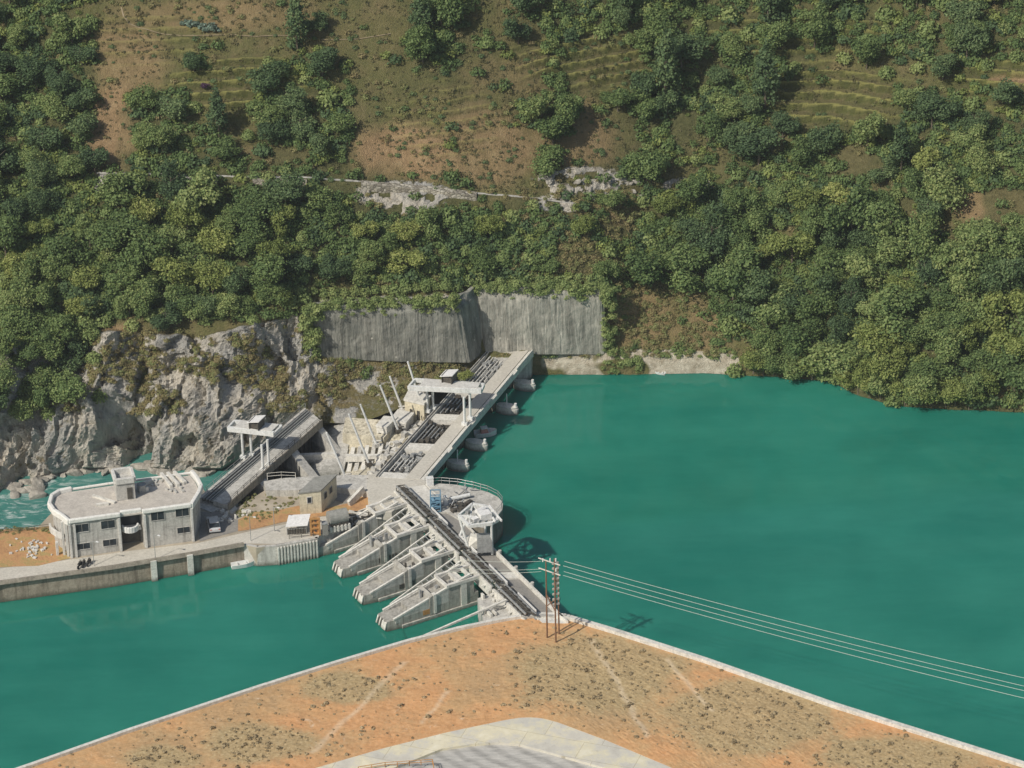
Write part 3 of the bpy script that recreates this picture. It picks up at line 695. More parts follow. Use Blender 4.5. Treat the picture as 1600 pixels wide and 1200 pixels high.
curb('embankment_parapet', edge[8:11], .5, -1.5, EZ+.35, M['concrete'], 'short low parapet at the rounded tip of the embankment by the power poles', 'parapet', 1)
# concrete rim and lined slope
n = NT('pale_patched_concrete_rim'); v = n.coord()
c = n.ramp(n.noise(v, .22, 7, .65), [(.3, (.52, .49, .42)), (.46, (.62, .59, .51)), (.56, (.72, .66, .48)), (.7, (.82, .77, .62))])
c = n.mix(n.ramp(n.noise(v, 1.3, 6, .75), [(.56, 0.0), (.72, .5)]), c, (.33, .30, .25))
bk = n.new('ShaderNodeTexBrick'); bk.inputs['Scale'].default_value = .06; bk.inputs['Mortar Size'].default_value = .003; bk.offset = .3
bk.inputs['Color1'].default_value = (1, 1, 1, 1); bk.inputs['Color2'].default_value = (.9, .92, .95, 1); bk.inputs['Mortar'].default_value = (.72, .70, .64, 1)
mp = n.coord((1, 1, 1), rot=(0, 0, .35)); n.link(mp, bk.inputs['Vector'])
c = n.mix(1.0, c, bk.outputs[0], 'MULTIPLY')
n.bump(n.noise(v, 3, 5), .3, .05); M['rim'] = n.fin(c, .85)
ra = np.array([P(x, y, EZ)[:] for x, y in resample(rim_out, 160)]); rb = np.array([P(x, y, EZ)[:] for x, y in resample(rim_in, 160)])
ra[:, 2] = EZ+.12; rb[:, 2] = EZ+.12
V = np.concatenate([ra[None]-[[0, 0, 1.0]], ra[None], rb[None], rb[None]-[[0, 0, 2.0]]])
ii = np.arange(V.shape[0]*V.shape[1]).reshape(V.shape[:2])
tag(npmesh('concrete_rim', V.reshape(-1, 3), np.stack([ii[:-1, :-1], ii[1:, :-1], ii[1:, 1:], ii[:-1, 1:]], -1).reshape(-1, 4), M['rim']), kind='structure')
n = NT('striped_grey_liner'); v = n.coord((1, 1, 1), rot=(0, 0, .72))
wv_ = n.new('ShaderNodeTexWave'); wv_.bands_direction = 'Y'; wv_.inputs['Scale'].default_value = .16; wv_.inputs['Distortion'].default_value = 3.0; wv_.inputs['Detail'].default_value = 4; n.link(v, wv_.inputs['Vector'])
c = n.ramp(wv_.outputs['Fac'], [(.1, (.30, .295, .275)), (.45, (.42, .41, .385)), (.8, (.50, .49, .455))])
c = n.mix(.45, c, n.ramp(n.noise(n.coord((.3, 1.6, 1), rot=(0, 0, .72)), 1.6, 7, .75), [(.35, (.20, .20, .19)), (.65, (.58, .56, .52))]))
n.bump(n.noise(v, 3, 5), .5, .1); M['liner'] = n.fin(c, .8)
rc = rb.copy(); mid = rb.mean(0); rc = rb*.35+(mid+np.array([0, -14, 0]))*.65; rc[:, 2] = EZ-1.7; rb2 = rb.copy(); rb2[:, 2] = EZ-.25
V = np.concatenate([rb2[None], rb2[None]*.5+rc[None]*.5, rc[None]])
ii = np.arange(V.shape[0]*V.shape[1]).reshape(V.shape[:2])
tag(npmesh('lined_slope', V.reshape(-1, 3), np.stack([ii[:-1, :-1], ii[1:, :-1], ii[1:, 1:], ii[:-1, 1:]], -1).reshape(-1, 4), M['liner']), kind='structure')
def railing(line, h_, mat, label=None, cat=None, parent=None, name='railing', rails=2, r_=.04, step=1.6, group=None):
    b = MB(); line = [Vector(p) for p in line]
    for a, c_ in zip(line[:-1], line[1:]):
        L_ = (c_-a).length; k = max(1, round(L_/step))
        for i in range(k+1):
            p = a.lerp(c_, i/k); b.tube(p, p+Vector((0, 0, h_)), r_*1.2, 5)
        for j in range(rails):
            z_ = Vector((0, 0, h_*(1-j*.45))); b.tube(a+z_, c_+z_, r_, 5)
    o = b.build(name, mat, parent)
    if label: tag(o, label, cat, group)
    return o
railing([P(560, 1206, EZ+.1), P(602, 1199, EZ+.1), P(640, 1196.5, EZ+.1), P(676, 1194, EZ+.1), P(678, 1204, EZ+.1)], .8, M['rust'], 'thin brown pipe railing on the concrete rim at the bottom edge', 'railing', r_=.05)
# a small pile of yellow-brown spoil on the rim, dry tufts on the earth
def clump_mesh(n_leaf, seed, rad, size, hfac=1.0, up=.5):
    r_ = np.random.default_rng(seed)
    dirs = r_.normal(size=(n_leaf, 3)); dirs[:, 2] = np.abs(dirs[:, 2]); dirs /= np.linalg.norm(dirs, axis=1)[:, None]
    c_ = dirs*(rad*r_.uniform(.5, 1.0, (n_leaf, 1)))*np.array([1, 1, hfac])
    return quads(c_, dirs+r_.normal(size=dirs.shape)*.5, size*r_.uniform(.6, 1.3, n_leaf), r_), r_.uniform(0, 1, n_leaf)
def quads(c_, nn, s_, r_):
    nn = nn/np.linalg.norm(nn, axis=1)[:, None]; a = r_.normal(size=nn.shape); t1 = np.cross(nn, a); t1 /= np.linalg.norm(t1, axis=1)[:, None]; t2 = np.cross(nn, t1)
    s_ = s_[:, None]*.5; asp = r_.uniform(.6, 1.0, (len(c_), 1))
    return np.stack([c_-t1*s_, c_-t2*s_*asp, c_+t1*s_, c_+t2*s_*asp], 1).reshape(-1, 3)
def scatter(name, pos, scl, protos, mat, label=None, cat=None):
    """one 'stuff' mesh made of many small plants"""
    vs = []; tn = []
    for i, (p, s_) in enumerate(zip(pos, scl)):
        q_, t_ = protos[i % len(protos)]; a = rng.uniform(0, 6.28); ca, sa = math.cos(a), math.sin(a)
        rot = np.array([[ca, sa, 0], [-sa, ca, 0], [0, 0, 1]])
        vs.append(q_@rot*s_+np.array(p)); tn.append(np.clip(t_*.5+rng.uniform(0, .6), 0, 1))
    vs = np.concatenate(vs); tn = np.concatenate(tn); f = np.arange(len(vs)).reshape(-1, 4)
    o = npmesh(name, vs, f, mat, attrs={'tone': ('FACE', tn)})
    return tag(o, label, cat, kind='stuff')
tuft = [clump_mesh(26, 100+i, .38, .30, .8) for i in range(5)]
pos = []; scl = []; k = 0
while len(pos) < 3400 and k < 90000:
    k += 1; i = rng.integers(4, nv-4); j = rng.integers(5, 414); p = S[i, j]
    q_ = .10+.9*max(0, dryg[i, j]-.15)+1.2*max(0, fbm(p[None]*.35, 3, 91)[0]-.18)
    if rng.uniform() > q_: continue
    pos.append(p+rng.normal(size=3)*[.35, .35, 0]); scl.append(min(1.3, abs(rng.normal())**1.5*.3+.14))
scatter('dry_tufts', pos, scl, tuft, M['tuft_dry'], 'dry grass tufts and low scrub scattered over the orange embankment', 'dry grass')
tuft2 = [clump_mesh(90, 140+i, .8, .34, .7) for i in range(4)]
pos = []; scl = []
for k in range(230):
    i = rng.integers(6, nv-6); j = rng.integers(5, 414); pos.append(S[i, j]); scl.append(rng.uniform(.2, .5))
scatter('low_bushes', pos, scl, tuft2, M['tuft_dry'], 'low dull green and brown bushes on the orange embankment', 'bushes')

# ------------------------------------------------------------------ trees
def crown_mesh(seed, R_, H_, n_leaf, leaf, lobes, conic=0.0, mat=None, droop=0.0):
    r_ = np.random.default_rng(seed)
    ns = 1 if conic > .5 else int(r_.integers(3, 6)); sup = []
    for k in range(ns):      # a few big limbs of foliage of unequal size, set apart
        if ns == 1: sup.append((np.zeros(3), 1.0)); continue
        a = r_.uniform(0, 6.28); f_ = r_.uniform(.30, .62); sup.append((np.array([math.cos(a)*f_*R_, math.sin(a)*f_*R_, r_.uniform(-.28, .34)*H_]), r_.uniform(.38, .68)))
    wt = np.array([s_[1]**2 for s_ in sup]); wt /= wt.sum()
    cs = []; rs = []
    for k in range(lobes):
        c0, f0 = sup[r_.choice(ns, p=wt)]
        dd = r_.normal(size=3); dd /= np.linalg.norm(dd); dd[2] = dd[2]*.9+.12
        f_ = r_.uniform(.45, .95)*f0; hz = (dd[2]*f_*H_/2+c0[2])/(H_/2)
        sq = 1-conic*(hz*.5+.5)*.85
        cs.append([c0[0]+dd[0]*f_*R_*sq, c0[1]+dd[1]*f_*R_*sq, hz*H_/2]); rs.append(r_.uniform(.12, .34)*R_*(1-conic*.4)*(1-.25*max(0, hz)))
    cs = np.array(cs); rs = np.array(rs); per = rs**2; per = np.maximum(20, (per/per.sum()*n_leaf*.62)).astype(int)
    C_, N_, T_ = [], [], []
    for k in range(lobes):
        m_ = per[k]; dd = r_.normal(size=(m_, 3)); dd[:, 2] += .25; dd /= np.linalg.norm(dd, axis=1)[:, None]
        rad = rs[k]*(1+.35*fbm(dd*2.2+seed+k, 2, seed))*r_.uniform(.5, 1.35, m_)
        C_.append(cs[k]+dd*rad[:, None]*np.array([1.1, 1.1, .85])); N_.append(dd*.8+np.array([0, 0, .35])+r_.normal(size=dd.shape)*.6)
        T_.append(np.clip(r_.uniform(.15, .85)+r_.normal(size=m_)*.26, 0, 1))
    for (c0, f0), w0 in zip(sup, wt):
        m_ = int(n_leaf*.5*w0); dd = r_.normal(size=(m_, 3)); dd[:, 2] += .2; dd /= np.linalg.norm(dd, axis=1)[:, None]
        sq = 1-conic*(dd[:, 2]*.5+.5)*.85
        rr_ = (f0*(.85+.75*fbm(dd*2.4+seed*3.1, 3, seed+9)+.14*r_.normal(size=m_)))[:, None]
        C_.append(c0+dd*rr_*np.stack([R_*sq, R_*sq, np.full(m_, H_/2)], -1)); N_.append(dd*.8+np.array([0, 0, .3])+r_.normal(size=dd.shape)*.7)
        T_.append(np.clip(.5+1.0*fbm(dd*3.0+seed, 2, seed+5)+r_.normal(size=m_)*.24, 0, 1))
    C_ = np.concatenate(C_); N_ = np.concatenate(N_); T_ = np.concatenate(T_); C_[:, 2] += H_/2
    q_ = quads(C_, N_, leaf*r_.uniform(.55, 1.35, len(C_)), r_)
    me_o = npmesh('crown', q_, np.arange(len(q_)).reshape(-1, 4), mat, attrs={'tone': ('FACE', T_)})
    me = me_o.data; bpy.data.objects.remove(me_o); return me
def trunk_mesh(seed, h_, r0, spread, nl=5):
    r_ = random.Random(seed); b = MB(); p = Vector((0, 0, -.5)); rr = r0
    top = Vector((r_.uniform(-.3, .3), r_.uniform(-.3, .3), h_))
    q_ = p.lerp(top, .5)+Vector((r_.uniform(-.15, .15), r_.uniform(-.15, .15), 0))
    b.tube(p, q_, r0, 7, r0*.75); b.tube(q_, top, r0*.75, 7, r0*.35)
    for k in range(nl):
        a = r_.uniform(0, 6.28); st = q_.lerp(top, r_.uniform(0, .8)); en = st+Vector((math.cos(a)*spread, math.sin(a)*spread, spread*r_.uniform(.5, 1.0)))
        b.tube(st, en, r0*.4, 5, r0*.12)
    o = b.build('trunk', M['bark']); me = o.data; bpy.data.objects.remove(o); return me
# kinds: name, crown meshes (unit about 3 m radius), trunk mesh, crown lift
KIND = {}
def kind(key, mats, seeds, R_, H_, nl, leaf, lobes, lift, conic=0, tr=(.16, 1.4)):
    KIND[key] = [(crown_mesh(s_, R_, H_, nl, leaf, lobes, conic, M[mats]), trunk_mesh(s_, lift+H_*.6, tr[0], tr[1])) for s_ in seeds], lift, R_, H_
kind('mid', 'leaf_mid', (1, 2, 3, 4, 21, 22), 3.2, 5.0, 4000, .35, 26, .9)
kind('dark', 'leaf_dark', (5, 6, 7, 23), 3.0, 5.6, 4000, .34, 24, .9)
kind('pale', 'leaf_pale', (8, 9), 2.7, 4.2, 3400, .32, 26, .6)
kind('tall', 'leaf_dark', (10, 11), 2.2, 8.0, 2600, .38, 22, 1.6, .8)
kind('bush', 'leaf_mid', (12, 13), 1.9, 2.4, 1300, .34, 10, .1)
kind('dry', 'leaf_dry', (14, 15), 1.9, 2.2, 1100, .32, 10, .1)
def dens(x, y):
    c_ = GRID[min(12, max(0, int(y//50)))][min(31, max(0, int(x//50)))]
    return {'#': 1.0, '+': .5, '.': 0, '-': 0}[c_]
def zone(x, y):
    if y > 455: return ('on the left cliff edge' if x < 560 else 'above the grey retaining walls' if x < 960 else 'on the right bank of the reservoir')
    if y > 300:
        if x < 330: return 'in the dense wood above the left cliff'
        if x < 760: return 'between the stone wall and the grey walls'
        if x < 1040: return 'on the scrub above the right grey wall'
        return 'in the wood above the right bank'
    if x < 175: return 'in the dark wood at the upper left edge'
    if x < 580: return 'on the grassy slope above the path at upper left'
    if x < 1000: return 'on the dry grassy slope at the top centre'
    if x < 1270: return 'in the dark wood beside the upper terraces'
    return 'among the upper right terraced fields'
KN = {'mid': ('broadleaf_tree', 'round green broadleaf tree', 'tree', 'green broadleaf trees'), 'dark': ('dense_tree', 'dense dark green tree', 'tree', 'dark green trees'),
      'pale': ('bushy_tree', 'yellow-green bushy tree', 'tree', 'yellow-green trees'), 'tall': ('tall_tree', 'tall narrow dark tree', 'tree', 'tall narrow trees'),
      'bush': ('bush', 'small green bush', 'bush', 'green bushes'), 'dry': ('dry_bush', 'dry brownish bush', 'bush', 'dry brown bushes')}
def plant(key, x, y, s_, i, label=None, group=None, sz=1.0):
    meshes, lift, R_, H_ = KIND[key]; cm, tmh = meshes[i % len(meshes)]
    base = T(x, y)
    nm, lb, ct, gp = KN[key]
    o = empty(nm, base, rng.uniform(0, 6.28)); o.scale = (s_*rng.uniform(.9, 1.35), s_*rng.uniform(.85, 1.2), s_*sz*rng.uniform(.8, 1.2))
    z_ = zone(x, y)
    tag(o, label or (lb+' '+z_), ct, group or (None if label else gp+' '+z_))
    c_ = bpy.data.objects.new('crown', cm); COL.objects.link(c_); c_.parent = o; c_.location = (0, 0, lift)
    t_ = bpy.data.objects.new('trunk', tmh); COL.objects.link(t_); t_.parent = o
    return o
OPEN = [(320,25,150,38),(180,200,34,75),(185,95,34,55),(365,120,45,62),(590,60,40,60),(640,150,60,70),(640,240,85,42),(750,140,60,65),(770,245,60,45),(930,105,50,55),(940,215,50,50),(900,285,95,28),
 (1290,155,105,46),(1585,128,50,22),(1550,322,70,34),(1335,245,32,30),(180,287,38,16),(285,280,25,12),(440,240,50,16),(630,308,88,26),(1010,495,60,62),(1090,500,30,50),(1070,190,25,25),(1240,75,30,20),(905,400,42,34),(965,350,34,22),(520,452,40,12),(1110,90,22,22)]
def is_open(x, y, k=1.0):
    for (a, b_, rx, ry) in OPEN:
        if ((x-a)/(rx*k))**2+((y-b_)/(ry*k))**2 < 1: return True
    return False
cand = []; tries = 0
gridb = {}
def ok(x, y, r_):
    for (a, b_, c_) in cand:
        if (a-x)**2+((b_-y)*1.1)**2 < ((r_+c_)/2)**2: return False
    return True
while tries < 24000:
    tries += 1
    x = rng.uniform(-30, 1630); y = rng.uniform(-15, 640); dd = dens(x+rng.normal()*12, y+rng.normal()*8)
    if dd == 0 or rng.uniform() > dd*dd+.05: continue
    if 475 < x < 960 and y > 440: continue
    if is_open(x, y, 1.12): continue
    if x > 1150 and y > np.interp(x, [1150, 1300, 1340, 1400, 1640], [545, 560, 585, 606, 618]): continue
    r_ = (34 if y > 300 else 33)*(1 if dd == 1 else 1.45)*(.75 if rng.uniform() < .3 else 1.05)
    if ok(x, y, r_): cand.append((x, y, r_))
picks = []
for (x, y, r_) in cand:
    u = rng.uniform(); dd = dens(x, y)
    if x < 560 and y > 500: k = 'mid' if u < .5 else 'dark' if u < .8 else 'bush'
    elif y > 300: k = ('mid' if u < .62 else 'dark' if u < .80 else 'pale') if x > 1040 else ('mid' if u < .6 else 'dark' if u < .74 else 'pale' if x < 780 or u < .85 else 'dry')
    elif x < 175: k = 'dark' if u < .6 else 'mid'
    elif x > 1000: k = 'dark' if u < .45 else 'tall' if u < .58 else 'mid' if u < .92 else 'pale'
    else: k = 'dark' if u < .38 else 'mid' if u < .85 else 'tall'
    if y > 545 and x > 1150: k = 'pale' if u < .65 else 'mid'
    if dd == .5 and rng.uniform() < .3: k = 'bush' if rng.uniform() < .6 else 'dry'
    s_ = (rng.uniform(.80, 1.38) if r_ > 30 else rng.uniform(.6, .95))*(.88 if y > 300 else .72)*rng.uniform(.85, 1.15)
    if x > 1040 and y > 300: s_ *= 1.08
    if x < 560 and y > 450: s_ *= .85
    if 475 < x < 960 and 300 < y: s_ *= .78
    if 135 < x < 900 and 262 < y+20*s_ < np.interp(x, [135, 700, 900], [318, 345, 350]) and rng.uniform() > .38: continue
    picks.append((k, x, y+20*s_ if not (475 < x < 960 and y > 405) else min(y+6, 446), s_))
for x in np.arange(1150, 1640, 19.0):
    if 1520 < x < 1590: continue
    ys = np.interp(x, [1150, 1230, 1300, 1340, 1400, 1480, 1600, 1640], [588, 592, 598, 617, 635, 640, 646, 650])
    picks.append(('pale' if rng.uniform() < .6 else 'mid', x+rng.normal()*4, ys-3-rng.uniform(0, 4), rng.uniform(.62, .98)))
for x in np.arange(135, 480, 17.0):
    picks.append(('mid' if rng.uniform() < .6 else 'dark', x, np.interp(x, [130, 200, 300, 400, 480], [508, 494, 503, 487, 468])+rng.uniform(-12, 6), rng.uniform(.45, .75)))
for x in np.arange(490, 950, 16.0):
    picks.append(('pale' if rng.uniform() < .4 else 'mid', x, np.interp(x, [490, 715, 740, 850, 945], [464, 455, 440, 441, 447])-rng.uniform(0, 9), rng.uniform(.38, .65)))
for (x, y) in ((8, 560), (40, 575), (70, 560), (100, 548), (20, 605), (60, 612), (95, 590), (118, 568), (5, 640), (38, 650), (128, 545), (75, 640)):
    picks.append(('mid' if rng.uniform() < .6 else 'dark', x, y, rng.uniform(.7, 1.0)))
special = [('tall', 1040, 160, 1.35, 'tallest dark tree in the middle of the upper slope, right of the bare patch'), ('mid', 305, 112, .5, 'small lone light green tree on the grassy slope beside the purple shrub'),
           ('tall', 1195, 175, 1.1, 'pointed dark conifer-like tree beside the terraces at upper right')]
for i, (k, x, y, s_, lb) in enumerate(special): plant(k, x, y, s_, i, label=lb)
picks.sort(key=lambda q_: -q_[3]*KIND[q_[0]][2])
print('trees', len(picks))
for i, (k, x, y, s_) in enumerate(picks[:360]):
    if i < 292: plant(k, x, y, s_, i)
rest = picks[292:]; pos = [np.array(T(q_[1], q_[2])) for q_ in rest]; print('rest', len(rest))
if rest: scatter('small_trees', pos, [q_[3]*1.5 for q_ in rest], [clump_mesh(420, 230+i, 1.5, .40, 1.15) for i in range(4)], M['leaf_mid'], 'small crowded trees between the larger ones', 'trees')
# purple shrub
pm = crown_mesh(77, 1.1, 1.5, 500, .25, 8, 0, M['leaf_purple']); b0 = thing('flowering_shrub', T(323, 140), 'small dark purple shrub on the grassy slope at upper left', 'shrub')
c_ = bpy.data.objects.new('crown', pm); COL.objects.link(c_); c_.parent = b0; t_ = bpy.data.objects.new('trunk', KIND['bush'][0][0][1]); COL.objects.link(t_); t_.parent = b0; t_.scale = (.4, .4, .4)
# pale blue-green agave row
am_ = crown_mesh(78, .7, .8, 160, .38, 6, 0, M['leaf_blue'])
for k in range(8):
    x = 286+k*7.5+rng.uniform(-2, 2); o = bpy.data.objects.new('agave', am_); COL.objects.link(o); o.location = T(x, 38+k*1.8+rng.uniform(-2, 2)); o.rotation_euler = (0, 0, k*1.3); s_ = rng.uniform(.8, 1.25); o.scale = (s_, s_, s_)
    tag(o, 'pale blue-green agave in the row beside the top left footpath', 'agave', 'agave row by the footpath')
# undergrowth as uncountable stuff
shr = [clump_mesh(120, 200+i, 1.25, .42, .85) for i in range(6)]
def undergrowth(name, cnt, test, mat, label, smin, smax, protos=shr):
    pos = []; scl = []; k = 0
    while len(pos) < cnt and k < cnt*60:
        k += 1; x = rng.uniform(-50, 1650); y = rng.uniform(-60, 650)
        if y < 270 and rng.uniform() < .35: continue
        if mat is not M['leaf_dry'] and protos is shr and name != 'slope_bushes' and is_open(x, y-6) and rng.uniform() > .10: continue
        if 135 < x < 900 and 0 < y-np.interp(x, [135, 480, 700, 900], [264, 270, 294, 312]) < 26 and rng.uniform() > .30: continue
        if rng.uniform() < test(x, y): pos.append(np.array(T(x, y))); scl.append(rng.uniform(smin, smax))
    return scatter(name, pos, scl, protos, mat, label, 'undergrowth')
def nz(x, y, s_, k=1/45.): return float(fbm(np.array([[x*k, y*k, 0.0]]), 3, s_)[0])
wallzone = lambda x, y: (480 < x < 960 and 446 < y < 560) or (y > np.interp(x, [480, 560, 640, 760, 1150, 1300, 1340, 1400, 1640], [500, 640, 590, 545, 548, 585, 606, 625, 640]) and x > 480)
undergrowth('green_undergrowth', 5600, lambda x, y: 0 if (wallzone(x, y) or (x < 480 and y > 545)) else (dens(x, y)*1.0 if dens(x, y) > 0 else .10*(nz(x, y, 301) > .1)), M['leaf_mid'], 'low green undergrowth filling the gaps between the trees', .35, 1.25)
undergrowth('pale_undergrowth', 1700, lambda x, y: 0 if (wallzone(x, y) or (x < 480 and y > 545)) else dens(x, y)*(nz(x, y, 309) > -.05), M['leaf_pale'], 'yellow-green low shrubs between the trees', .4, 1.2)
undergrowth('dark_undergrowth', 700, lambda x, y: 0 if (wallzone(x, y) or (x < 480 and y > 545)) else dens(x, y)*(nz(x, y, 302) > 0), M['leaf_dark'], 'dark shaded undergrowth under the trees', .6, 1.5)
undergrowth('dry_scrub', 2900, lambda x, y: 0 if ((480 < x < 960 and 446 < y < 556) or y > np.interp(x, [0, 480, 560, 640, 760, 1150, 1300, 1340, 1400, 1640], [560, 600, 650, 615, 560, 556, 585, 606, 625, 640])) else (.9*(nz(x, y, 303) > .05) if (470 < x < 720 and y > 550) else .5 if (470 < x < 960 and 430 < y) or (930 < x < 1130 and y > 440 and rng.uniform() < 1.9) or (800 < x < 1000 and y > 300) else .12*(nz(x, y, 303) > 0)), M['leaf_dry'], 'dry brown and olive scrub on the banks and clearings', .25, .7)
tf = [clump_mesh(22, 500+i, .42, .26, .9) for i in range(5)]
upslope = lambda x, y: (1 if y < 300 or (y < 460 and 780 < x < 1010) else 0)*(.25+.75*(nz(x, y, 320, .045) > .02))*(1-.8*(dens(x, y) >= 1))
undergrowth('slope_grass', 5200, upslope, M['slope_tuft'], 'olive and straw grass tufts over the open hillside', .35, 1.0, tf)
undergrowth('slope_bushes', 520, lambda x, y: upslope(x, y)*(nz(x, y, 321, .03) > .0), M['leaf_dark'], 'small dark bushes dotted over the open hillside', .22, .6)
undergrowth('slope_scrub', 260, lambda x, y: 1.0 if 955 < x < 1140 and 445 < y < 548 and nz(x, y, 310, .06) > -.05 else 0, M['leaf_mid'], 'green scrub on the bare slope right of the grey walls', .35, .95)
undergrowth('cliff_growth', 900, lambda x, y: 0 if not (x < 480 and 520 < y < 715) else max(0, (nz(x, y, 304)-.12)*4)*(1-.6*(x < 140)), M['leaf_dry'], 'patches of olive scrub clinging to the left rock cliff', .25, .75)
undergrowth('bank_scrub', 330, lambda x, y: 1.0 if (940 < x < 1000 and 560 < y < 583) or (940 < x < 1150 and 545 < y < 560) or (830 < x < 950 and 552 < y < 560 and nz(x, y, 305, .1) > 0) else 0, M['leaf_mid'], 'green and brown scrub along the concrete edge of the far bank', .3, .8)

pos = []; scl = []
for (a_, c_, o_) in ((LD, LC, off), (RD, RC, off2)):
    for k in range(150):
        t = rng.uniform(-.02, 1.02); p = a_.lerp(c_, t)+o_+Vector((0, rng.uniform(-.2, 1.6), rng.uniform(-.9, .5)-1.0*(rng.uniform() < .15)))
        pos.append(np.array(p)); scl.append(rng.uniform(.35, .85))
for k in range(70):
    t = rng.uniform(0, 1); p = RB.lerp(RC, t)+off2+Vector((rng.uniform(-.5, 1.6), rng.uniform(-.6, .8), 0)); pos.append(np.array(p)); scl.append(rng.uniform(.3, .8))
    p = LA.lerp(LD, t)+off+Vector((rng.uniform(-1.6, .7), rng.uniform(-.8, .5), 0)); pos.append(np.array(p)); scl.append(rng.uniform(.4, 1.1))
scatter('wall_top_scrub', pos, scl, shr, M['leaf_mid'], 'scrub spilling over the top and ends of the two grey retaining walls', 'undergrowth')
# ------------------------------------------------------------------ two-storey building
A = P(112, 871, GZ); B = P(303, 845, GZ)
ex = Vector((B.x-A.x, B.y-A.y, 0)); LEN = ex.length; ex.normalize(); ey = Vector((-ex.y, ex.x, 0))
RZ = PV(110, 811, A, B).z          # parapet top
print('building', LEN, RZ)
bld = thing('two_storey_building', A.lerp(B, .5)+ey*5, 'white flat-roofed two-storey building with rounded parapets beside the quay', 'building')
def lo2(p): q_ = p-A; return q_.dot(ex), q_.dot(ey)
def w2(u, v_, z): q_ = A+ex*u+ey*v_; return Vector((q_.x, q_.y, z))
outline = [(110, 811), (97, 803), (84, 795), (77, 785), (81, 772), (92, 765), (110, 761), (170, 752), (240, 743), (300, 735), (308, 745), (314, 757), (310, 768), (303, 773)]
po = [lo2(P(x, y, RZ)) for x, y in outline]
po[0] = (0, 0); po[-1] = (LEN, 0)
dep = max(p[1] for p in po); print('depth', dep)
u0, u1 = lo2(PV(190, 830, A, B))[0], lo2(PV(224, 830, A, B))[0]
ins = .35
cx, cy = LEN/2, dep/2
wallp = [(cx+(p[0]-cx)*(1-ins/cx*.8), cy+(p[1]-cy)*(1-ins/cy*.8)) for p in po]
wallp[0] = (.0, .0); wallp[-1] = (LEN, .0)
wp = [wallp[0]]+wallp[1:-1]+[wallp[-1], (u1, 0.0), (u1, 2.0), (u0, 2.0), (u0, 0.0)]
b = MB(); b.prism([w2(u, v_, 0)[:2] for u, v_ in wp], GZ-.3, RZ-.85); b.build('wall', M['plaster_grey'], bld)
roofp = [w2(u, v_, 0)[:2] for u, v_ in wallp]
b = MB(); b.prism([w2(cx+(u-cx)*.99, cy+(v_-cy)*.985, 0)[:2] for u, v_ in wallp], RZ-.848, RZ-.62); roof = b.build('roof', M['roofslab'], bld)
M['parapet_white'] = dirty('bright_white_plaster', (.74, .73, .68), (.84, .83, .78), .8, streak=.06)
b = MB()
for i in range(len(po)):
    p, q_ = po[i], po[(i+1) % len(po)]
    if i == len(po)-1:   # front edge, broken over the recess
        for (s0, s1, v_) in ((0, u0, -.05), (u0, u1, .45), (u1, LEN, -.05)):
            a_, c_ = w2(s0, v_, 0), w2(s1, v_, 0)
            b.beam((a_.x, a_.y, RZ-.33), (c_.x, c_.y, RZ-.33), .55, .72)
    else:
        a_, c_ = w2(*p, 0), w2(*q_, 0); d_ = (c_-a_).normalized()*.18
        h_, z_ = (1.05, RZ-.5) if (i < 6 or i > 8) else (.45, RZ-.42)
        b.beam((a_.x-d_.x, a_.y-d_.y, z_), (c_.x+d_.x, c_.y+d_.y, z_), .62 if i < 6 or i > 8 else .3, h_)
b.build('parapet', M['parapet_white'], bld, bevel=.2)
# pilasters at the left front corner
b = SB()
for u, v_ in ((.02, -.1), (-.45, .5), (-.95, 1.1), (.75, -.12), (u0-.3, -.1), (u1+.3, -.1), (LEN-.1, -.1)):
    q_ = w2(u, v_, 0); b.box((q_.x, q_.y, (GZ+RZ-.9)/2), (.32, .4, RZ-.9-GZ), .27)
b.make('pilaster', M['plaster'], bld)
def window(x0, y0, x1, y1, lab=None):
    p0, p1 = PV(x0, y1, A, B), PV(x1, y0, A, B); ua, ub = lo2(p0)[0], lo2(p1)[0]; za, zb = p0.z, p1.z
    # keep sills level
    f = MB(); t_ = .07
    for (a_, c_, z0_, z1_) in ((ua-t_, ub+t_, zb, zb+t_), (ua-t_, ub+t_, za-t_*1.5, za), (ua-t_, ua, za, zb), (ub, ub+t_, za, zb), ((ua+ub)/2-.015, (ua+ub)/2+.015, za, zb)):
        q4 = [w2(a_, -.10, 0), w2(c_, -.10, 0), w2(c_, .1, 0), w2(a_, .1, 0)]
        f.hexa([(q.x, q.y, z0_) for q in q4], [(q.x, q.y, z1_) for q in q4])
    fo = f.build('window', M['plaster_grey'], bld)
    g = MB(); q4 = [w2(ua, -.03, 0), w2(ub, -.03, 0), w2(ub, .08, 0), w2(ua, .08, 0)]
    g.hexa([(q.x, q.y, za) for q in q4], [(q.x, q.y, zb) for q in q4]); g.build('pane', M['glass'], fo)
for r_ in ((118.5, 817, 137, 831), (159, 811.5, 178, 825.5), (121, 847, 139.5, 858), (162, 841, 180.5, 852.5), (237, 798, 255, 812.5), (275.5, 792, 293.5, 806.5), (278, 822, 295.5, 832.5)): window(r_[0]-.5, r_[1]+.3, r_[2]+.8, r_[3]+1.2)
b = MB()
q_ = w2((u0+u1)/2, 1.95, 0); b.box((q_.x, q_.y, RZ-2.4), (u1-u0-.3, .25, 2.4), math.atan2(ex.y, ex.x)); b.build('glazing', M['glass'], bld)
b = MB(); q_ = w2((u0+u1)/2, 1.94, 0); b.box((q_.x, q_.y, GZ+1.5), (u1-u0-.5, .25, 2.7), math.atan2(ex.y, ex.x)); b.build('entrance', M['dark_steel'], bld)
b = MB(); za = GZ+3.1
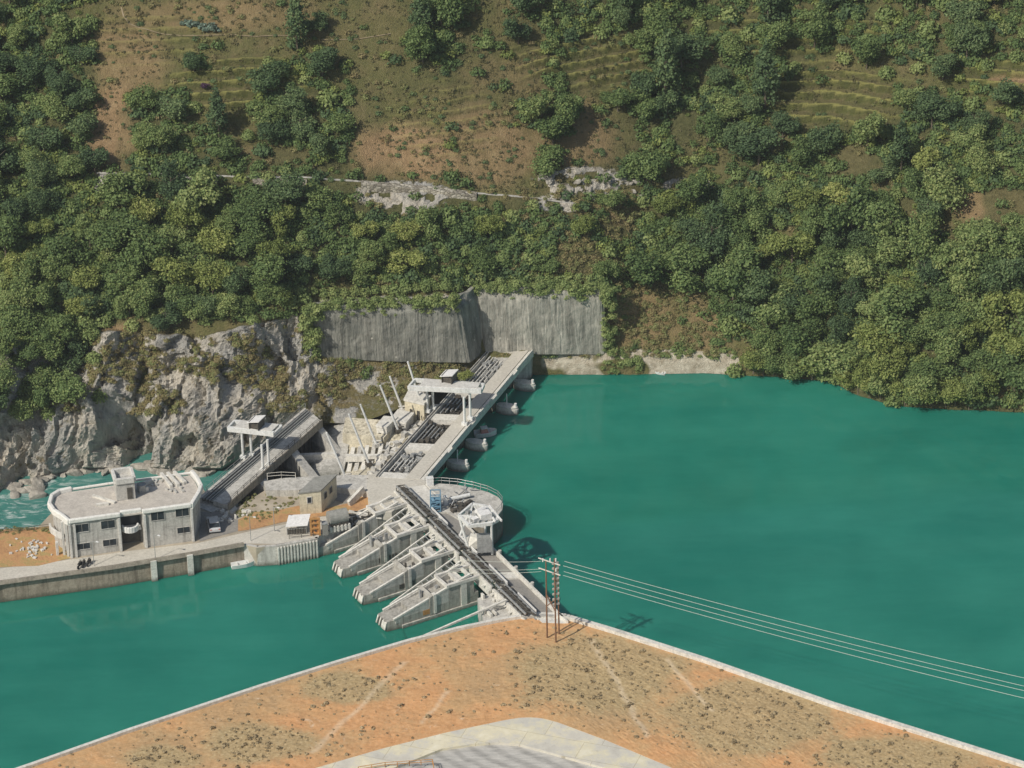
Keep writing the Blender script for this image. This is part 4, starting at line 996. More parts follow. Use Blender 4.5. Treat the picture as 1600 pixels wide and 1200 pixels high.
for k in range(9):
    t0, t1 = k/9*math.pi, (k+1)/9*math.pi; um = (u0+u1)/2-.2; rr = (u1-u0)/2-.45
    p_ = w2(um-math.cos(t0)*rr, .9-math.sin(t0)*1.2, za+.35); r_ = w2(um-math.cos(t1)*rr, .9-math.sin(t1)*1.2, za+.35); b.beam(p_, r_, .3, 1.0)
q_ = w2((u0+u1)/2, 1.2, 0); b.box((q_.x, q_.y, za), (u1-u0-.4, 1.8, .2), math.atan2(ex.y, ex.x)); b.build('balcony', M['tarp'], bld, bevel=.08)
# side balcony and ramp at the left end
b = MB(); l_ = [P(78, 822, 6.2), P(80, 828, 6.2), P(90, 835, 6.2), P(98, 838, 6.2)]
for i in range(3): b.beam(l_[i], l_[i+1], .3, 1.1)
b.prism([(p.x, p.y) for p in l_]+[tuple(w2(.4, 2.0, 0)[:2]), tuple(w2(.2, 4.5, 0)[:2])], 5.5, 5.7)
q_ = P(90, 868, GZ); b.box((q_.x, q_.y+.2, GZ+1.1), (.4, .4, 2.4), .3); b.build('side_balcony', M['plaster'], bld, bevel=.05)
# stair tower on the roof
ta = lo2(P(183, 783, RZ-.6)); tb = lo2(P(212, 779, RZ-.6)); tz = RZ+3.1
tp = [ta, (tb[0], ta[1]), (tb[0], ta[1]+3.2), (ta[0], ta[1]+3.2)]
tw = MB(); tw.prism([w2(u, v_, 0)[:2] for u, v_ in tp], RZ-.63, tz-.75); to = tw.build('stair_tower', M['plaster_grey'], bld)
b = MB()
for i in range(4):
    p, q_ = tp[i], tp[(i+1) % 4]; b.beam(w2(*p, tz-.35), w2(*q_, tz-.35), .5, .95)
b.build('tower_parapet', M['plaster'], to, bevel=.08)
b = MB(); q_ = w2((ta[0]+tb[0])/2+.6, ta[1]-.04, RZ+.5); b.box(q_, (.8, .12, 1.9), math.atan2(ex.y, ex.x)); b.build('door', M['dark_steel'], to)
# roof clutter: low walls, tank, slabs
b = SB()
for (x0, y0, x1, y1, h_) in ((222, 758, 240, 753, .5), (252, 742, 268, 762, .45), (262, 741, 279, 760, .45), (272, 739, 290, 756, .4), (145, 775, 180, 786, .25), (150, 790, 170, 788, .3), (218, 769, 232, 766, .7)):
    b.beam(P(x0, y0, RZ-.55), P(x1, y1, RZ-.55), .45, h_*2)
b.make('roof_rib', M['concrete_light'], roof)
b = MB(); q_ = P(222, 766, RZ-.5); b.tube(q_, q_+Vector((0, 0, 1.1)), .7, 14); b.tube(q_+Vector((0, 0, 1.1)), q_+Vector((0, 0, 1.25)), .7, 14, .3); b.build('water_tank', M['grey_steel'], roof)
b = SB()
for k in range(16):
    q_ = P(235+random.uniform(0, 60), 748+random.uniform(0, 20), RZ-.5); b.box(q_, (random.uniform(.3, 1.2), random.uniform(.2, .5), random.uniform(.2, .5)), random.uniform(0, 3))
b.make('roof_clutter', M['concrete'], roof)

# ------------------------------------------------------------------ small cream house
a0, a1 = P(469, 805, GZ), P(503, 801, GZ); hx = (a1-a0).normalized(); hy = Vector((-hx.y, hx.x, 0))
a2 = P(527, 777, GZ); dpt = (a2-a1).length; hy = (a2-a1).normalized()
HT = PV(503, 766, a0, a1).z
hs = thing('small_house', (a0+a1)/2+hy*3, 'small cream box house with flat grey roof on the lawn between the two dams', 'house')
c4 = [a0, a1, a1+hy*dpt, a0+hy*dpt]
b = MB(); b.prism([(p.x, p.y) for p in c4], GZ-.6, HT-.12); b.build('wall', M['yellow_concrete'], hs)
cm_ = sum(c4, Vector())/4; c5 = [cm_+(p-cm_)*1.06 for p in c4]
b = MB(); b.prism([(p.x, p.y) for p in c5], HT-.118, HT+.10); b.build('roof', M['tile_grey'], hs)
wz = GZ+2.2
b = MB(); q_ = a0.lerp(a1, .45); b.box((q_.x, q_.y-.02, wz+.3), (.8, .14, 1.15), math.atan2(hx.y, hx.x)); wn = b.build('window', M['plaster'], hs)
b = MB(); b.box((q_.x, q_.y-.08, wz+.3), (.55, .1, .9), math.atan2(hx.y, hx.x)); b.build('pane', M['glass'], wn)
for t in (.25, .6):
    q_ = a1+hy*dpt*t; b = MB(); b.box((q_.x+.02, q_.y, wz+.2), (.9, .14, 1.1), math.atan2(hy.y, hy.x)); wn = b.build('window', M['grey_steel'], hs)
    b = MB(); b.box((q_.x+.08, q_.y-.03, wz+.2), (.7, .12, .9), math.atan2(hy.y, hy.x)); b.build('pane', M['glass'], wn)

# ------------------------------------------------------------------ terraces between the dams
TZ = 4.6
def block(name, px, z0, z1, mat, kind='structure', label=None, cat=None, pz=None):
    b = MB(); b.prism([tuple(P(x, y, z1 if pz is None else pz)[:2]) for x, y in px], z0, z1); o = b.build(name, mat)
    return tag(o, label, cat, kind=kind)
block('terrace', [(416, 766), (467, 766), (490, 756), (530, 762), (575, 768), (592, 760), (585, 742), (527, 742), (440, 747), (412, 752)], -9.4, TZ-.3, M['concrete'], None, 'pale concrete terrace behind the small house, with a sunlit cream end wall', 'terrace')
block('plaza', [(575, 768), (600, 762), (662, 746), (668, 755), (640, 775), (612, 800), (596, 800), (575, 782)], -9.4, TZ-.05, M['road'])
block('plaza', [(575, 742), (592, 738), (662, 745), (600, 763), (575, 769)], -9.4, TZ-.06, M['road'])
# pit floor and stepped apron between the decks
b = MB(); pf = [(330, 800), (430, 760), (560, 750), (600, 735), (700, 640), (745, 585), (760, 560), (560, 640), (500, 650), (430, 700), (350, 760)]
block('stilling_basin_floor', [(415, 800), (440, 765), (560, 756), (590, 741), (680, 640), (700, 600), (640, 600), (560, 650), (500, 655), (452, 706), (405, 745), (372, 782)], -9.4, -.9, M['concrete_dark'])
M['spill'] = dirty('stained_cream_concrete', (.46, .42, .32), (.74, .69, .55), .5, streak=.9, dark=(.16, .14, .10), fine=2.0, bump=.8)
sp = thing('spillway_apron', P(560, 720, 1.5), 'sunlit cream sloping concrete wall between the two dams behind the small house', 'spillway')
b = MB()
def slab4(b, q0, q1, q2, q3, th=.6):   # points with own z, top surface; skirt downwards
    t = [P(*q) for q in (q0, q1, q2, q3)]; b.hexa([(p.x, p.y, p.z-th) for p in t], t)
slab4(b, (520, 742, -.6), (590, 742, 3.6), (640, 680, 3.6), (555, 660, 2.2), 6)
b.build('sloping_face', M['spill'], sp)
for k in range(7):
    x0 = 530+k*11; b = MB(); slab4(b, (x0, 738-k*1.2, .3+k*.45), (x0+7, 737-k*1.2, .6+k*.45), (x0+14, 700-k*1.5, 1.2+k*.42), (x0+8, 700-k*1.5, 1.0+k*.42), 3); b.build('baffle', M['concrete_light'] if k % 2 else M['concrete'], sp)
b = MB(); slab4(b, (478, 752, .2), (528, 745, .2), (556, 662, 2.0), (505, 664, -.4), 5); b.build('lower_step', M['concrete'], sp)
b = MB(); slab4(b, (470, 711, 1.6), (526, 709, 1.6), (526, 706, 1.6), (470, 708, 1.6), 2.0); slab4(b, (540, 713, 2.6), (600, 713, 3.4), (604, 709, 3.4), (540, 709, 2.6), 1.0)
b.build('ledge', M['concrete_light'], sp)
b = MB(); slab4(b, (535, 676, 3.2), (600, 684, 3.8), (622, 658, 4.2), (540, 652, 4.0), 6); b.build('upper_block', M['spill'], sp)

# ------------------------------------------------------------------ main dam deck (A)
DZ = 4.6
Rb, Rt, Lb, Lt = P(664, 745, DZ), P(829, 549, DZ), P(590, 741, DZ), P(763, 547, DZ)
def DA(s, t, z): p = Lb.lerp(Lt, s).lerp(Rb.lerp(Rt, s), t); return Vector((p.x, p.y, z))
def sl(b, s0, s1, t0, t1, z0, z1):
    q4 = [(s0, t0), (s0, t1), (s1, t1), (s1, t0)]
    b.hexa([DA(*q, z0) for q in q4], [DA(*q, z1) for q in q4])
dam = thing('main_dam', DA(.5, .5, 0), 'long main dam deck with pale roadway running from plaza to grey retaining wall', 'dam')
b = MB(); sl(b, -.02, 1.02, .62, .935, 3.7, DZ); b.build('roadway', M['road'], dam)
b = MB(); sl(b, -.02, 1.0, .955, 1.07, 3.7, DZ-.02); sl(b, -.02, 1.0, .938, .954, 3.9, DZ-.35); b.build('girder', M['concrete_light'], dam)
for (s0, s1) in ((.0, .18), (.22, .40), (.44, .60), (.64, .80), (.84, 1.0)):
    b = MB(); sl(b, s0, s1, 1.035, 1.06, DZ-.019, DZ+.35); b.build('parapet', M['concrete_light'], dam)
bays = [(.02, .195), (.245, .43), (.475, .645), (.70, .985)]
prev = -.02
for i, s_ in enumerate([x for p in bays for x in p]+[1.02]):
    if i % 2 == 0:
        b = MB(); sl(b, prev, s_, .075, .619, -4, DZ-.03); b.build('pier_top', M['concrete_light'] if i < 7 else M['road'], dam)
    prev = s_
b = MB(); sl(b, -.02, 1.02, .0, .018, DZ-.9, DZ+.25); sl(b, -.02, 1.02, .055, .073, DZ-.9, DZ+.2); sl(b, -.02, 1.02, .0, .072, DZ-1.3, DZ-.91); b.build('side_beam', M['concrete'], dam)
b = MB(); sl(b, -.02, 1.02, .022, .05, DZ-.5, DZ-.1); b.build('cable_duct', M['dark_steel'], dam)
b = MB()
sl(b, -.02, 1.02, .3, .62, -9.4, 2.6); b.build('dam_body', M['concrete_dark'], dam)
# gates in the bays
for k, (s0, s1) in enumerate(bays):
    g = thing('spillway_gate', DA((s0+s1)/2, .33, 2.6), ['nearest spillway gate recess of the main dam, next to the plaza', 'second spillway gate recess of the main dam, full of dark machinery', 'third spillway gate recess of the main dam, under the white gantry', 'farthest and longest spillway gate recess, beyond the white gantry'][k], 'gate', 'gates set in the main dam')
    b = MB()
    for j, t in enumerate((.12, .20, .29, .38, .47, .56)):
        a_, c_ = DA(s0+.008, t, 3.5+.3*(j % 2)), DA(s1-.008, t, 3.5+.3*(j % 2)); b.beam(a_, c_, .22, .4)
    b.build('girder', M['grey_steel'] if k == 3 else M['dark_steel'], g)
    b = MB(); rr_ = random.Random(k)
    for j in range(12 if k < 3 else 18):
        s_ = s0+(s1-s0)*(j+.5)/(12 if k < 3 else 18); b.beam(DA(s_, .10, 3.75), DA(s_, .59, 3.75), .16, .18)
    for j in range(20 if k < 3 else 14):
        q_ = DA(rr_.uniform(s0+.01, s1-.01), rr_.uniform(.12, .56), rr_.uniform(3.6, 4.6)); b.box(q_, (rr_.uniform(.2, .7), rr_.uniform(.2, .8), rr_.uniform(.2, .6)), 1.18)
    b.build('hoist_machinery', M['grey_steel'] if k in (0, 3) else M['dark_steel'], g)
    b = MB()
    for j in range(5):
        t = .14+.09*j; a_, c_ = DA(s0+.02+.01*j, t, 4.25), DA(s1-.02-.01*j, t, 4.25); b.tube(a_, c_, .12, 7)
    b.build('pipe', M['concrete_light'] if k in (0, 3) else M['grey_steel'], g)
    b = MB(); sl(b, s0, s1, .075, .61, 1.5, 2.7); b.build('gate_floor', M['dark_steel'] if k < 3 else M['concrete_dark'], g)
block('abutment', [(785, 570), (815, 562), (829, 556), (832, 550), (815, 544), (760, 552)], -9, 4.2, M['concrete'])
# upstream pier noses
for k, (x, y) in enumerate([(712, 722), (741, 690), (789, 634), (816, 597)]):
    c_ = P(x+3, y, 1.2); nse = thing('pier_nose', Vector((c_.x, c_.y, 0)), ['rounded concrete pier nose nearest the plaza at the water side of the main dam', 'rounded pier nose behind the small moored boat', 'rounded pier nose with a thin white post midway along the main dam', 'farthest rounded pier nose near the abutment of the main dam'][k], 'pier', 'pier noses on the reservoir side')
    b = MB(); d_ = Vector((math.cos(R(-22)), math.sin(R(-22)), 0)); l_ = Vector((-d_.y, d_.x, 0)); w_ = .95; pts_ = []
    for j in range(11):
        a = -math.pi/2+math.pi*j/10; pts_.append(Vector((c_.x, c_.y, 0))+d_*math.cos(a)*2.0+l_*math.sin(a)*w_)
    for j in range(1, 10):
        a = math.pi/2+math.pi*j/10; pts_.append(Vector((c_.x, c_.y, 0))+d_*math.cos(a)*1.9+l_*math.sin(a)*w_)
    b.prism([(p.x, p.y) for p in pts_], -6, .95); b.prism([((p.x-c_.x)*.93+c_.x, (p.y-c_.y)*.93+c_.y) for p in pts_], .952, 1.3)
    b.build('pier_body', M['concrete_light'], nse)
    b = MB(); q_ = Vector((c_.x, c_.y, 0))-d_*3.2; b.box((q_.x-.6, q_.y, -1.3), (3.2, 1.3, 9.2), math.atan2(d_.y, d_.x)); b.build('pier_stem', M['concrete_dark'], nse)
    b = MB(); q_ = Vector((c_.x, c_.y, 1.3))+d_*1.5; b.tube(q_, q_+Vector((0, 0, .6)), .22, 8); b.build('bollard', M['tarp'], nse)
    if k in (0, 2): b = MB(); q_ = Vector((c_.x, c_.y, 1.2)); b.tube(q_, q_+Vector((0, 0, 2.2)), .09, 6); b.build('gauge_post', M['tarp'], nse)
# leaning white posts
for k, (bx, by, tx, ty, z0) in enumerate([(540, 746, 510, 676, 3.0), (576, 724, 545, 647, 3.2), (588, 694, 563, 632, 3.4), (622, 672, 594, 602, 3.8), (629, 640, 609, 588, 3.8), (661, 640, 637, 565, 4.0)]):
    a_ = P(bx, by, z0); pl = (a_, a_+Vector((1, 0, 0))); c_ = PV(tx, ty, *pl)
    o = thing('leaning_mast', a_, ['leaning white steel mast nearest the small house', 'long leaning white mast, second from the small house', 'shorter leaning white mast, third from the small house, standing before the scrub', 'long leaning white mast just left of the pale concrete towers', 'leaning white mast whose top stands left of the gantry beam', 'leaning white mast partly hidden behind the white gantry beam'][k], 'mast', 'leaning masts along the downstream edge of the main dam')
    b = MB(); b.tube(a_, c_, .21, 8, .16); b.build('pole', M['white_steel'], o)
    b = MB(); b.box(a_+Vector((0, 0, -.1)), (.9, .9, .6), .4); b.tube(a_+Vector((-.6, .3, .4)), a_+Vector((.9, -.5, .9)), .14, 6); b.build('pivot_base', M['dark_steel'] if k in (1, 3, 5) else M['concrete'], o)
# concrete gate towers downstream of the main dam
def tower(px, z0, z1, mat, label):
    o = thing('gate_tower', P(px[0][0], px[0][1], z1), label, 'tower'); o.location.z = z0
    pp = [tuple(P(x, y, z1)[:2]) for x, y in px]
    b = MB(); b.prism(pp, z0, z1-.35); b.build('body', mat, o)
    c_ = np.mean(pp, 0); b = MB(); b.prism([tuple(c_+(np.array(p)-c_)*1.08) for p in pp], z1-.348, z1); b.build('cap', M['concrete_light'], o)
    b = MB(); p0, p1 = [P(x, y, z1) for x, y in px[:2]]
    for t in (.33, .7):
        q_ = p0.lerp(p1, t); b.box((q_.x, q_.y-.05, (z0+z1)/2-.3), (.45, .2, (z1-z0)*.6), math.atan2(p1.y-p0.y, p1.x-p0.x))
    b.build('slot', M['dark_steel'], o); return o
tower([(632, 623), (662, 630), (672, 618), (640, 608)], 0, 6.6, M['yellow_concrete'], 'cream concrete tower under the left end of the main gantry beam')
tower([(588, 664), (604, 667), (620, 652), (600, 650)], 0, 5.2, M['concrete_light'], 'short ribbed pale concrete tower downstream of the second gate')
tower([(610, 655), (634, 660), (646, 645), (622, 640)], 0, 5.0, M['concrete'], 'low grey concrete tower left of the dark gate machinery')
b = SB()
for k in range(22):
    q_ = DA(random.uniform(.0, .5), random.uniform(-.28, -.04), 0); h_ = random.uniform(.3, .9); b.box((q_.x, q_.y, 3.4+h_/2), (random.uniform(.3, 1.0), random.uniform(.3, .9), h_), random.uniform(0, 3))
ap = thing('anchor_platform', DA(.3, -.15, 3), 'cluttered concrete anchor platform at the foot of the leaning masts', 'platform')
b.make('anchor_block', M['concrete'], ap)
b = MB()
q4 = [DA(-.02, -.33, 0), DA(-.02, -.002, 0), DA(.6, -.002, 0), DA(.6, -.30, 0)]
b.prism([tuple(p[:2]) for p in q4], -9.3, 3.4); b.build('slab', M['concrete_light'], ap)
b = MB()
for (x, y, r_) in ((600, 708, .55), (612, 694, .4), (578, 740, .4)):
    c_ = P(x, y, 3.9)
    for k in range(12):
        a, a2_ = k/12*6.283, (k+1)/12*6.283; b.tube(c_+Vector((math.cos(a)*r_, 0, math.sin(a)*r_)), c_+Vector((math.cos(a2_)*r_, 0, math.sin(a2_)*r_)), .12, 5)
b.build('pulley', M['concrete_light'], ap)
b = MB()
for k in range(16):
    q_ = DA(random.uniform(.0, .5), random.uniform(-.25, -.02), 3.6); e_ = q_+Vector((random.uniform(-1, 1), random.uniform(-1.5, 1.5), random.uniform(.1, .9))); b.beam(q_, e_, .14, .14)
b.build('loose_steel', M['dark_steel'], ap)

# ------------------------------------------------------------------ gantry cranes
def gantry(fl, fr, bl, br, z, legs, zleg, cab, label, extra=None):
    a_, c_, d_, e_ = [P(x, y, z) for x, y in (fl, fr, bl, br)]
    g = thing('gantry_crane', (a_+c_)/2*1.0, label, 'gantry crane'); g.location.z = zleg
    b = MB(); b.beam(a_, c_, .55, .75); b.build('main_girder', M['white_steel'], g)
    b = MB(); b.beam(d_, e_, .45, .6); b.build('main_girder', M['white_steel'], g)
    b = SB(); b.beam(a_, d_, .3, .55); b.beam(c_, e_, .3, .55)
    for t in (.2, .4, .8): b.beam(a_.lerp(c_, t), d_.lerp(e_, t), .2, .3)
    b.make('cross_beam', M['white_steel'], g)
    b = MB()
    q4 = [a_.lerp(c_, .15), a_.lerp(c_, .95), d_.lerp(e_, .95), d_.lerp(e_, .15)]; b.prism([tuple(p[:2]) for p in q4], z+.38, z+.46); b.build('walkway', M['plaster'], g)
    for (x, y0, y1) in legs:
        p = P(x, y1, zleg); b = MB(); b.tube(p, Vector((p.x, p.y, z-.3)), .2, 8); b.box((p.x, p.y, zleg+.25), (.6, .9, .5), 1.2); b.build('leg', M['white_steel'], g)
    q_ = P(cab[0], cab[1], z+1.0)
    b = MB(); L_, W_, H_ = cab[2:5]; c0 = Vector((q_.x, q_.y, z+.47)); ax = Vector((math.cos(1.15), math.sin(1.15), 0)); ay = Vector((-ax.y, ax.x, 0))
    for s_ in (-1, 1): b.box(c0+ay*s_*W_*.45+Vector((0, 0, H_/2)), (L_, .12, H_), 1.15)
    b.box(c0+Vector((0, 0, H_*.4)), (L_*.8, W_*.85, H_*.75), 1.15); cb = b.build('machine_house', M['dark_steel'], g)
    r0 = [c0+ax*sx_*L_*.55+ay*sy_*W_*.62+Vector((0, 0, H_+.0-.25*sy_)) for sx_, sy_ in ((-1, -1), (1, -1), (1, 1), (-1, 1))]
    b = MB(); b.hexa(r0, [p+Vector((0, 0, .12)) for p in r0]); b.build('sloped_roof', M['tarp'], cb)
    return g, a_, c_
gA, _, _ = gantry((638, 606), (752, 611), (648, 594), (756, 602), 9.9, [(668, 0, 644), (677, 0, 640), (726, 0, 664), (735, 0, 655)], DZ, (702, 590, 2.2, 1.8, 1.3), 'white gantry crane with a long overhanging beam spanning the main dam')
gB, _, _ = gantry((356, 670), (428, 678), (366, 659), (440, 667), 9.2, [(380, 0, 716), (393, 0, 712), (411, 0, 736), (420, 0, 728)], 4.2, (401, 662, 2.2, 1.7, 1.3), 'smaller white gantry crane standing over the left sluice bridge')

# ------------------------------------------------------------------ left sluice bridge (B)
BZ = 4.4
b0, b1, c0_, c1_ = P(310, 776, BZ), P(358, 790, BZ), P(476, 636, BZ), P(504, 659, BZ)
def DBf(s, t, z): p = b0.lerp(c0_, s).lerp(b1.lerp(c1_, s), t); return Vector((p.x, p.y, z))
def slB(b, s0, s1, t0, t1, z0, z1):
    q4 = [(s0, t0), (s0, t1), (s1, t1), (s1, t0)]; b.hexa([DBf(*q, z0) for q in q4], [DBf(*q, z1) for q in q4])
sb = thing('sluice_bridge', DBf(.5, .5, 0), 'brown concrete sluice bridge with rails running from the white building up to the left cliff', 'bridge')
b = MB(); slB(b, 0, 1, .48, .95, BZ-.7, BZ); b.build('roadway', M['concrete'], sb)
b = MB(); slB(b, 0, 1, .95, 1.0, BZ-.9, BZ+.35); b.build('side_beam', M['concrete_dark'], sb)
b = MB(); slB(b, 0, 1, .0, .10, BZ-.9, BZ-.1); b.build('side_beam', M['concrete'], sb)
b = MB()
for t in (.16, .26, .36, .44): b.beam(DBf(0, t, BZ-.15), DBf(1, t, BZ-.15), .16, .3)
b.build('rail', M['grey_steel'], sb)
b = MB()
for k in range(60): b.beam(DBf((k+.5)/60, .11, BZ-.45), DBf((k+.5)/60, .47, BZ-.45), .22, .2)
b.build('crosstie', M['dark_steel'], sb)
for (s0, s1) in ((.0, .06), (.32, .38), (.66, .72), (.95, 1.0)):
    b = MB(); q4 = [(s0, -.05), (s0, 1.0), (s1, 1.0), (s1, -.05)]
    b.hexa([DBf(*q, -9.3) for q in q4], [DBf(*q, BZ-.92) for q in q4])
    e_ = DBf(s0, 1, 0); f_ = DBf(s1, 1, 0); dv = Vector((3.4, -4.0, 0))
    b.hexa([(p.x, p.y, -9.3) for p in (e_, e_+dv, f_+dv, f_)], [(e_.x, e_.y, BZ-.93), (e_.x+dv.x, e_.y+dv.y, .8), (f_.x+dv.x, f_.y+dv.y, .8), (f_.x, f_.y, BZ-.93)])
    b.build('pier', M['concrete'], sb)
for (s0, s1) in ((.06, .32), (.38, .66), (.72, .95)):
    b = MB(); slB(b, s0, s1, .55, .6, -4, BZ-.72)
    for k in range(5): slB(b, s0+(s1-s0)*(k+.2)/5, s0+(s1-s0)*(k+.5)/5, .6, .68, -4, BZ-.9)
    b.build('sluice_gate', M['dark_steel'], sb)
railing([DBf(0, .06, BZ-.1), DBf(1, .06, BZ-.1)], 1.0, M['grey_steel'], parent=sb, step=2)
railing([DBf(.03, .97, BZ+.35), DBf(.97, .97, BZ+.35)], .7, M['dark_steel'], parent=sb, step=2)
block('bridge_landing', [(300, 788), (330, 800), (372, 786), (356, 776), (322, 772)], -9.4, 3.4, M['concrete'])

# ------------------------------------------------------------------ intake bridge with its gate trusses
def lin(p, q_, t): return (p[0]+(q_[0]-p[0])*t, p[1]+(q_[1]-p[1])*t)
ib = thing('intake_bridge', P(740, 860, 0), 'concrete intake bridge running from the plaza down to the tip of the orange embankment', 'bridge')
TL0, TL1 = (612, 764), (822, 972)        # downstream edge (over the piers)
RL0, RL1 = (668, 757), (888, 974)       # reservoir edge
def IB(s, t, z):
    p = P(*lin(TL0, TL1, s), DZ).lerp(P(*lin(RL0, RL1, s), DZ), t); return Vector((p.x, p.y, z))
def slI(b, s0, s1, t0, t1, z0, z1):
    q4 = [(s0, t0), (s1, t0), (s1, t1), (s0, t1)]; b.hexa([IB(*q, z0) for q in q4], [IB(*q, z1) for q in q4])
b = MB(); slI(b, 0, 1, .40, .95, 3.4, DZ-.35); b.build('deck', M['concrete_dark'], ib)
for s0, s1 in ((0, .19), (.36, .44), (.63, .67), (.92, 1)):
    b = MB(); slI(b, s0, s1, .38, .949, DZ-.349, DZ-.02); b.build('pier_top', M['concrete_light'], ib)
for s0, s1 in ((.19, .36), (.44, .63), (.67, .92)):
    b = MB(); slI(b, s0+.004, s1-.004, .56, .93, DZ-.349, DZ-.24); b.build('bay_cover', M['asphalt'], ib)
b = MB(); slI(b, .46, 1, .95, 1.0, 3.0, DZ+.45); b.build('parapet', M['concrete_light'], ib)
b = MB(); slI(b, -.0, .46, .94, .97, 3.0, DZ+.1); b.build('kerb', M['concrete_light'], ib)
b = MB(); slI(b, 0, 1, .42, .9, -6, 3.39); b.build('foundation', M['concrete_dark'], ib)
for k in range(5):
    s_ = .50+.115*k; b = MB(); q_ = IB(s_, 1.05, 0); b.tube(Vector((q_.x, q_.y, -.5)), Vector((q_.x, q_.y, DZ+.6)), .28, 8); b.build('fender_post', M['concrete'], ib)
b = SB(); 
for s0 in (.255, .47, .69, .9): slI(b, s0-.085, s0+.045, .40, .425, DZ-.3, DZ+.9)
b.make('upstand_wall', M['tarp'], ib)
# truss: one per bay
for k in range(4):
    s0, s1 = .02+.245*k, .245+.245*k
    g = thing('gate_truss', IB((s0+s1)/2, .2, DZ), ['first gate truss of the intake, starting at the plaza', 'second gate truss of the intake, left of the tall white rack cleaner', 'third gate truss of the intake, left of the purple-grey deck slabs', 'last gate truss of the intake, next to the embankment tip'][k], 'gate truss', 'dark lattice gate trusses along the intake bridge')
    b = MB(); mm = M['dark_steel']
    for t, z in ((.06, DZ+.9), (.30, DZ+.9), (.06, DZ), (.30, DZ)): b.beam(IB(s0, t, z), IB(s1, t, z), .2, .24)
    b.build('chord', M['grey_steel'], g)
    b = MB(); N = 7
    for j in range(N):
        a_, c_ = s0+(s1-s0)*j/N, s0+(s1-s0)*(j+1)/N
        for t in (.06, .30):
            b.beam(IB(a_, t, DZ), IB(c_, t, DZ+.9), .12, .12); b.beam(IB(a_, t, DZ+.9), IB(a_, t, DZ), .12, .12)
        b.beam(IB(a_, .06, DZ+.95), IB(c_, .30, DZ+.95), .22, .12); b.beam(IB(a_, .06, DZ+.95), IB(a_, .30, DZ+.95), .14, .12)
    b.build('lattice', M['dark_steel'], g)
    b = MB()
    for j in range(7):
        q_ = IB(s0+(s1-s0)*(j+.5)/7, random.uniform(.1, .26), DZ+.7); b.box(q_, (.35, .5, .4), -1.07)
    q_ = IB((s0+s1)/2, .18, DZ+.9); b.tube(IB(s0+.02, .18, DZ+1.2), IB(s1-.02, .18, DZ+1.2), .09, 8)
    b.build('hoist', M['dark_steel'], g)
    b = MB(); slI(b, s0+.0, s1-.0, -.02, .03, 2.8, DZ+.15); slI(b, s0, s1, .33, .37, 2.8, DZ+.1); b.build('support_beam', M['concrete_light'], g)
    b = SB()
    for j in range(5):
        s_ = s0+(s1-s0)*(j+.3)/5; b.beam(IB(s_, -.12, DZ-.6), IB(s_, .06, DZ-.2), .25, .2)
    b.make('bracket', M['concrete_light'], g)
    b = MB(); slI(b, s0+.02, s1-.02, .34, .37, -4, 2.79); b.build('gate_leaf', M['dark_steel'], g)

